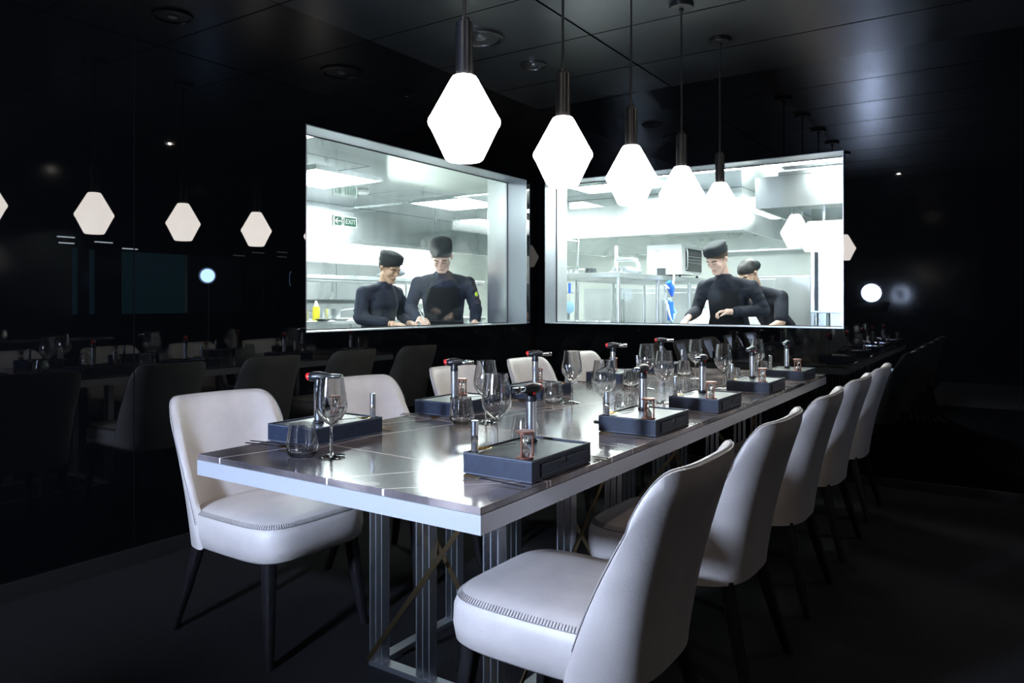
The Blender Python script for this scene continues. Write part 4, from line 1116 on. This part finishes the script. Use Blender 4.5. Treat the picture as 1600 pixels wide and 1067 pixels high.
# things under the table top: white containers on lower shelf
for k in range(4):
    e = B(); lathe(e, [(0, .0005), (.045, .0005), (.05, .01), (.055, .11), (.05, .11), (.045, .012), (0, .012)], 18)
    simple('ceramic_pot', 'white pot on the lower shelf of the steel table, %s' % ['first from the left', 'second from the left', 'third from the left', 'rightmost'][k], 'pot', e, 'white_ceramic', (-3.72+k*.13, 6.62, .9203), 'white pots under the steel table')
t = thing('under_counter_fridge', 'steel cabinet with drawers behind the steel table', 'cabinet', (-3.9, 10.2, 0))
e = B(); box(e, -1.4, 1.35, -.35, .35, .0005, 1.42, bev=.004); obj('body', e, 'steel', t, smooth=False)
for k in range(4):
    e = B(); box(e, -1.36+k*.66, -.74+k*.66, -.372, -.351, .15, 1.35, bev=.004); d = obj('door', e, 'steel', t, smooth=False)
    e = B(); box(e, -.80+k*.66, -.78+k*.66, -.40, -.373, .9, 1.25, bev=.003); obj('handle', e, 'steel_dim', d, smooth=False)
t = thing('steel_cabinet', 'low steel cabinet beside the corner column in the far window', 'cabinet', (-4.1, 7.9, 0))
e = B(); box(e, -.5, -.06, -1.1, -.5, .0005, 1.13, bev=.004); obj('body', e, 'steel', t, smooth=False)
# blue ladle and blue hose
t = thing('hanging_skimmer', 'round skimmer with blue handle hanging under the steel table', 'skimmer', (-3.62, 6.43, 0))
e = B(); tube(e, [(0, 0, 1.40), (0, 0, 1.30)], .013, 12); obj('handle', e, 'blue', t)
e = B(); tube(e, [(0, 0, 1.30), (0, -.003, 1.22)], .003, 8); obj('shaft', e, 'steel', t)
e = B(); hull(e, [((0, -.008, 1.16), (.062, .009, .062))]); obj('disc', e, 'pale_blue', t)
e = B(); tube(e, [(0, 0, 1.40), (0, .0, 1.452)], .002, 6); obj('hook', e, 'steel', t)
t = thing('spray_hose', 'blue and white coiled spray hose hanging off the steel table', 'hose', (-3.055, 7.55, 0))
e = B(); pts = []
for k in range(60):
    a = k/59; pts.append((.012+.05*math.sin(a*9), .10*math.sin(a*14)*.6, 1.55-.55*a+.05*math.sin(a*20)))
tube(e, pts, .011, 8); obj('hose', e, 'white_plastic', t)
e = B(); tube(e, [(.04, -.05, 1.43), (.05, 0, 1.36), (.04, .05, 1.28)], [.03, .04, .015], 12); tube(e, [(.05, -.02, 1.22), (.045, -.01, 1.02)], [.035, .03], 12); obj('spray_head', e, 'blue', t)
e = B(); tube(e, [(.05, -.06, 1.25), (.07, .06, 1.1), (.05, 0, 1.0)], .02, 10); obj('sleeve', e, 'pale_blue', t)
# stack of white plates / crates right of table, behind plating chef
t = thing('plate_rack', 'white rack of upright plates left of the plating chef', 'rack', (-2.55, 8.0, 0))
e = B(); box(e, -.33, .33, -.25, .25, .0005, 1.14, bev=.01); obj('cabinet', e, 'white_plastic', t, smooth=False)
for k in range(9):
    e = B(); tube(e, [(-.28+k*.07, -.02, 1.215), (-.27+k*.07, -.02, 1.215)], .072, 24); obj('plate', e, 'white_ceramic', t)
# splash shelf behind
t = thing('wall_shelf', 'steel wall shelf across the back of the kitchen', 'shelf', (-1.4, 9.6, 0))
e = B(); box(e, -1.1, 1.4, -.3, .3, 1.42, 1.46); obj('board', e, 'steel', t, smooth=False)
for x in (-1.05, .1, 1.3):
    e = B(); cyl(e, .02, .0005, 1.42, x, 0, 12); obj('post', e, 'steel', t)
# tall units at the right
t = thing('upright_fridge', 'tall steel fridge with louvred white top behind the bending cook', 'fridge', (-1.30, 8.05, 0))
e = B(); box(e, -.32, .12, -.35, .35, .0005, 1.45, bev=.006); obj('body', e, 'steel', t, smooth=False)
e = B(); box(e, -.30, .10, -.366, -.3505, .1, 1.40, bev=.003); d = obj('door', e, 'steel', t, smooth=False)
e = B(); box(e, .03, .055, -.40, -.367, .8, 1.36, bev=.003); obj('handle', e, 'white_plastic', d, smooth=False)
e = B(); box(e, -.32, .12, -.35, .35, 1.4505, 1.80, bev=.006); h = obj('top_housing', e, 'white_plastic', t, smooth=False)
e = B()
for k in range(5): bar(e, (-.12, -.3515, 1.50+k*.05), (.0, -.3515, 1.49+k*.05), .003, .012)
obj('louvres', e, 'steel_dim', h, smooth=False)
t = thing('tall_steel_cabinet', 'wide steel cabinet behind the bending cook and the plating chef', 'cabinet', (-2.25, 8.7, 0))
e = B(); box(e, -.3, .55, -.3, .3, .0005, 1.50, bev=.006); obj('body', e, 'steel', t, smooth=False)
e = B(); box(e, -.28, .12, -.316, -.3005, .1, 1.47, bev=.003); obj('door', e, 'steel', t, smooth=False)
bench('side_counter', 'steel counter carrying the hot cabinet at the right edge of the far window', -1.5, .3, 6.35, 7.0, .95, shelf=[.4])
t = thing('hot_cabinet', 'brushed steel hot cabinet on legs at the right edge of the far window', 'cabinet', (-.95, 6.68, .9505))
e = B(); box(e, -.40, .40, -.28, .28, .17, .92, bev=.006); obj('body', e, 'steel', t, smooth=False)
e = B(); box(e, -.335, .37, -.298, -.2805, .19, .90, bev=.003); obj('door', e, 'steel', t, smooth=False)
e = B(); box(e, -.362, -.340, -.305, -.2805, .19, .90); obj('door_seal', e, 'black_plastic', t, smooth=False)
for sx in (-.36, .0, .36):
    for sy in (-.24, .24):
        e = B(); cyl(e, .018, .0, .17, sx, sy, 12); obj('leg', e, 'steel', t)
e = B(); box(e, -.34, -.22, -.2, -.05, .0005, .06, bev=.004)
simple('gastro_tray', 'white tray under the hot cabinet', 'tray', e, 'white_plastic', (-.85, 6.68, .9505), smooth=False)
e = B(); box(e, -.42, .42, -.10, .10, .0005, .012, bev=.003); box(e, -.42, .42, -.10, -.092, .012, .022); box(e, -.42, .42, .092, .10, .012, .022)
simple('white_tray', 'long white tray on the worktop in front of the plating chef', 'tray', e, 'white_plastic', (-2.15, 5.76, 1.0005), smooth=False)
e = B(); box(e, -.16, .16, -.11, .11, .0005, .012, bev=.002)
o = simple('paper_pad', 'white paper pad under the pen of the writing chef', 'paper', e, 'white', (-3.78, 4.50, 1.0005), smooth=False); o.rotation_euler = (0, 0, YAW)

# ------------------------------------------------------------------ studio lamps and what stands behind the camera
def studio_lamp(label, loc, aim, r, m, flap=False):
    x, y, z = loc
    t = thing('studio_lamp', label, 'studio lamp', (x, y, 0))
    d = (Vector(aim)-Vector(loc)).normalized(); q = d.to_track_quat('Z', 'Y').to_matrix()
    def T(bm):
        for v in bm.verts: v.co = q @ v.co+Vector((0, 0, z))
    e = B(); lathe(e, [(r*.35, -.20), (r*.55, -.19), (r*.6, -.06), (r*1.08, .03), (r*1.02, .03), (r*.55, -.055), (0, -.055)], 36); lathe(e, [(0, -.20), (r*.35, -.20)], 36); T(e); obj('housing', e, 'black_satin', t)
    e = B(); cyl(e, r, -.004, .0, seg=40); T(e); obj('lamp_face', e, m, t)
    if flap:
        e = B(); bar(e, (0, -.137, .03), (0, -.165, .50), .46, .002, up=(0, 1, 0)); T(e); obj('barn_door', e, 'flap_black', t, smooth=False)
    e = B(); cyl(e, .014, .55, z-.10, -d.x*.11, -d.y*.11, 12); cyl(e, .02, .12, .56, -d.x*.11, -d.y*.11, 12); obj('stand_pole', e, 'black_satin', t)
    for k in range(3):
        a = 2*PI*k/3+.4; e = B(); tube(e, [(-d.x*.11, -d.y*.11, .42), (-d.x*.11+.40*math.cos(a), -d.y*.11+.40*math.sin(a), .012)], .010, 8); obj('leg', e, 'black_satin', t)
    return t
studio_lamp('cool white studio lamp on a stand, reflected in the far wall', (-1.59, -.60, 1.35), (-1.45, 2.6, .70), .125, 'studio_disc', True)
studio_lamp('small blue studio lamp on a stand, reflected in the left wall', (.50, 4.83, 1.50), (-1.6, 3.0, 1.4), .085, 'studio_disc_far')
# sideboard with glasses and lit shelf strips on the side wall (only reflected)
t = thing('sideboard', 'dark sideboard along the side wall seen only in the left glass wall', 'sideboard', (1.5, 3.1, 0))
e = B(); box(e, -.24, .24, -1.1, 1.1, .0005, .82, bev=.005); obj('body', e, 'black_satin', t, smooth=False)
e = B(); box(e, -.25, .245, -1.12, 1.12, .8205, .845, bev=.003); obj('top', e, 'stone', t, smooth=False)
for k in range(5):
    PG.put((1.40, 2.35+k*.22, .8455), 0, 'spare stemless glass on the sideboard, %s' % ['nearest the camera', 'second', 'middle', 'fourth', 'farthest from the camera'][k], 'spare glasses on the sideboard')
for k, (y0, L, z) in enumerate(((3.96, .2, 1.915), (3.965, .18, 1.85), (4.36, .22, 1.885), (4.66, .2, 1.83))):
    t = thing('strip_light', 'thin cool strip light on the side wall, %s in its row' % ['first', 'second', 'third', 'last'][k], 'light', (XR-.012, y0, z), 0, 'strip lights on the side wall')
    e = B(); box(e, -.004, .0115, -L/2, L/2, -.012, .012); obj('channel', e, 'black_satin', t, smooth=False)
    e = B(); box(e, -.007, -.0042, -L/2+.01, L/2-.01, -.005, .005); obj('diffuser', e, 'strip_light', t, smooth=False)
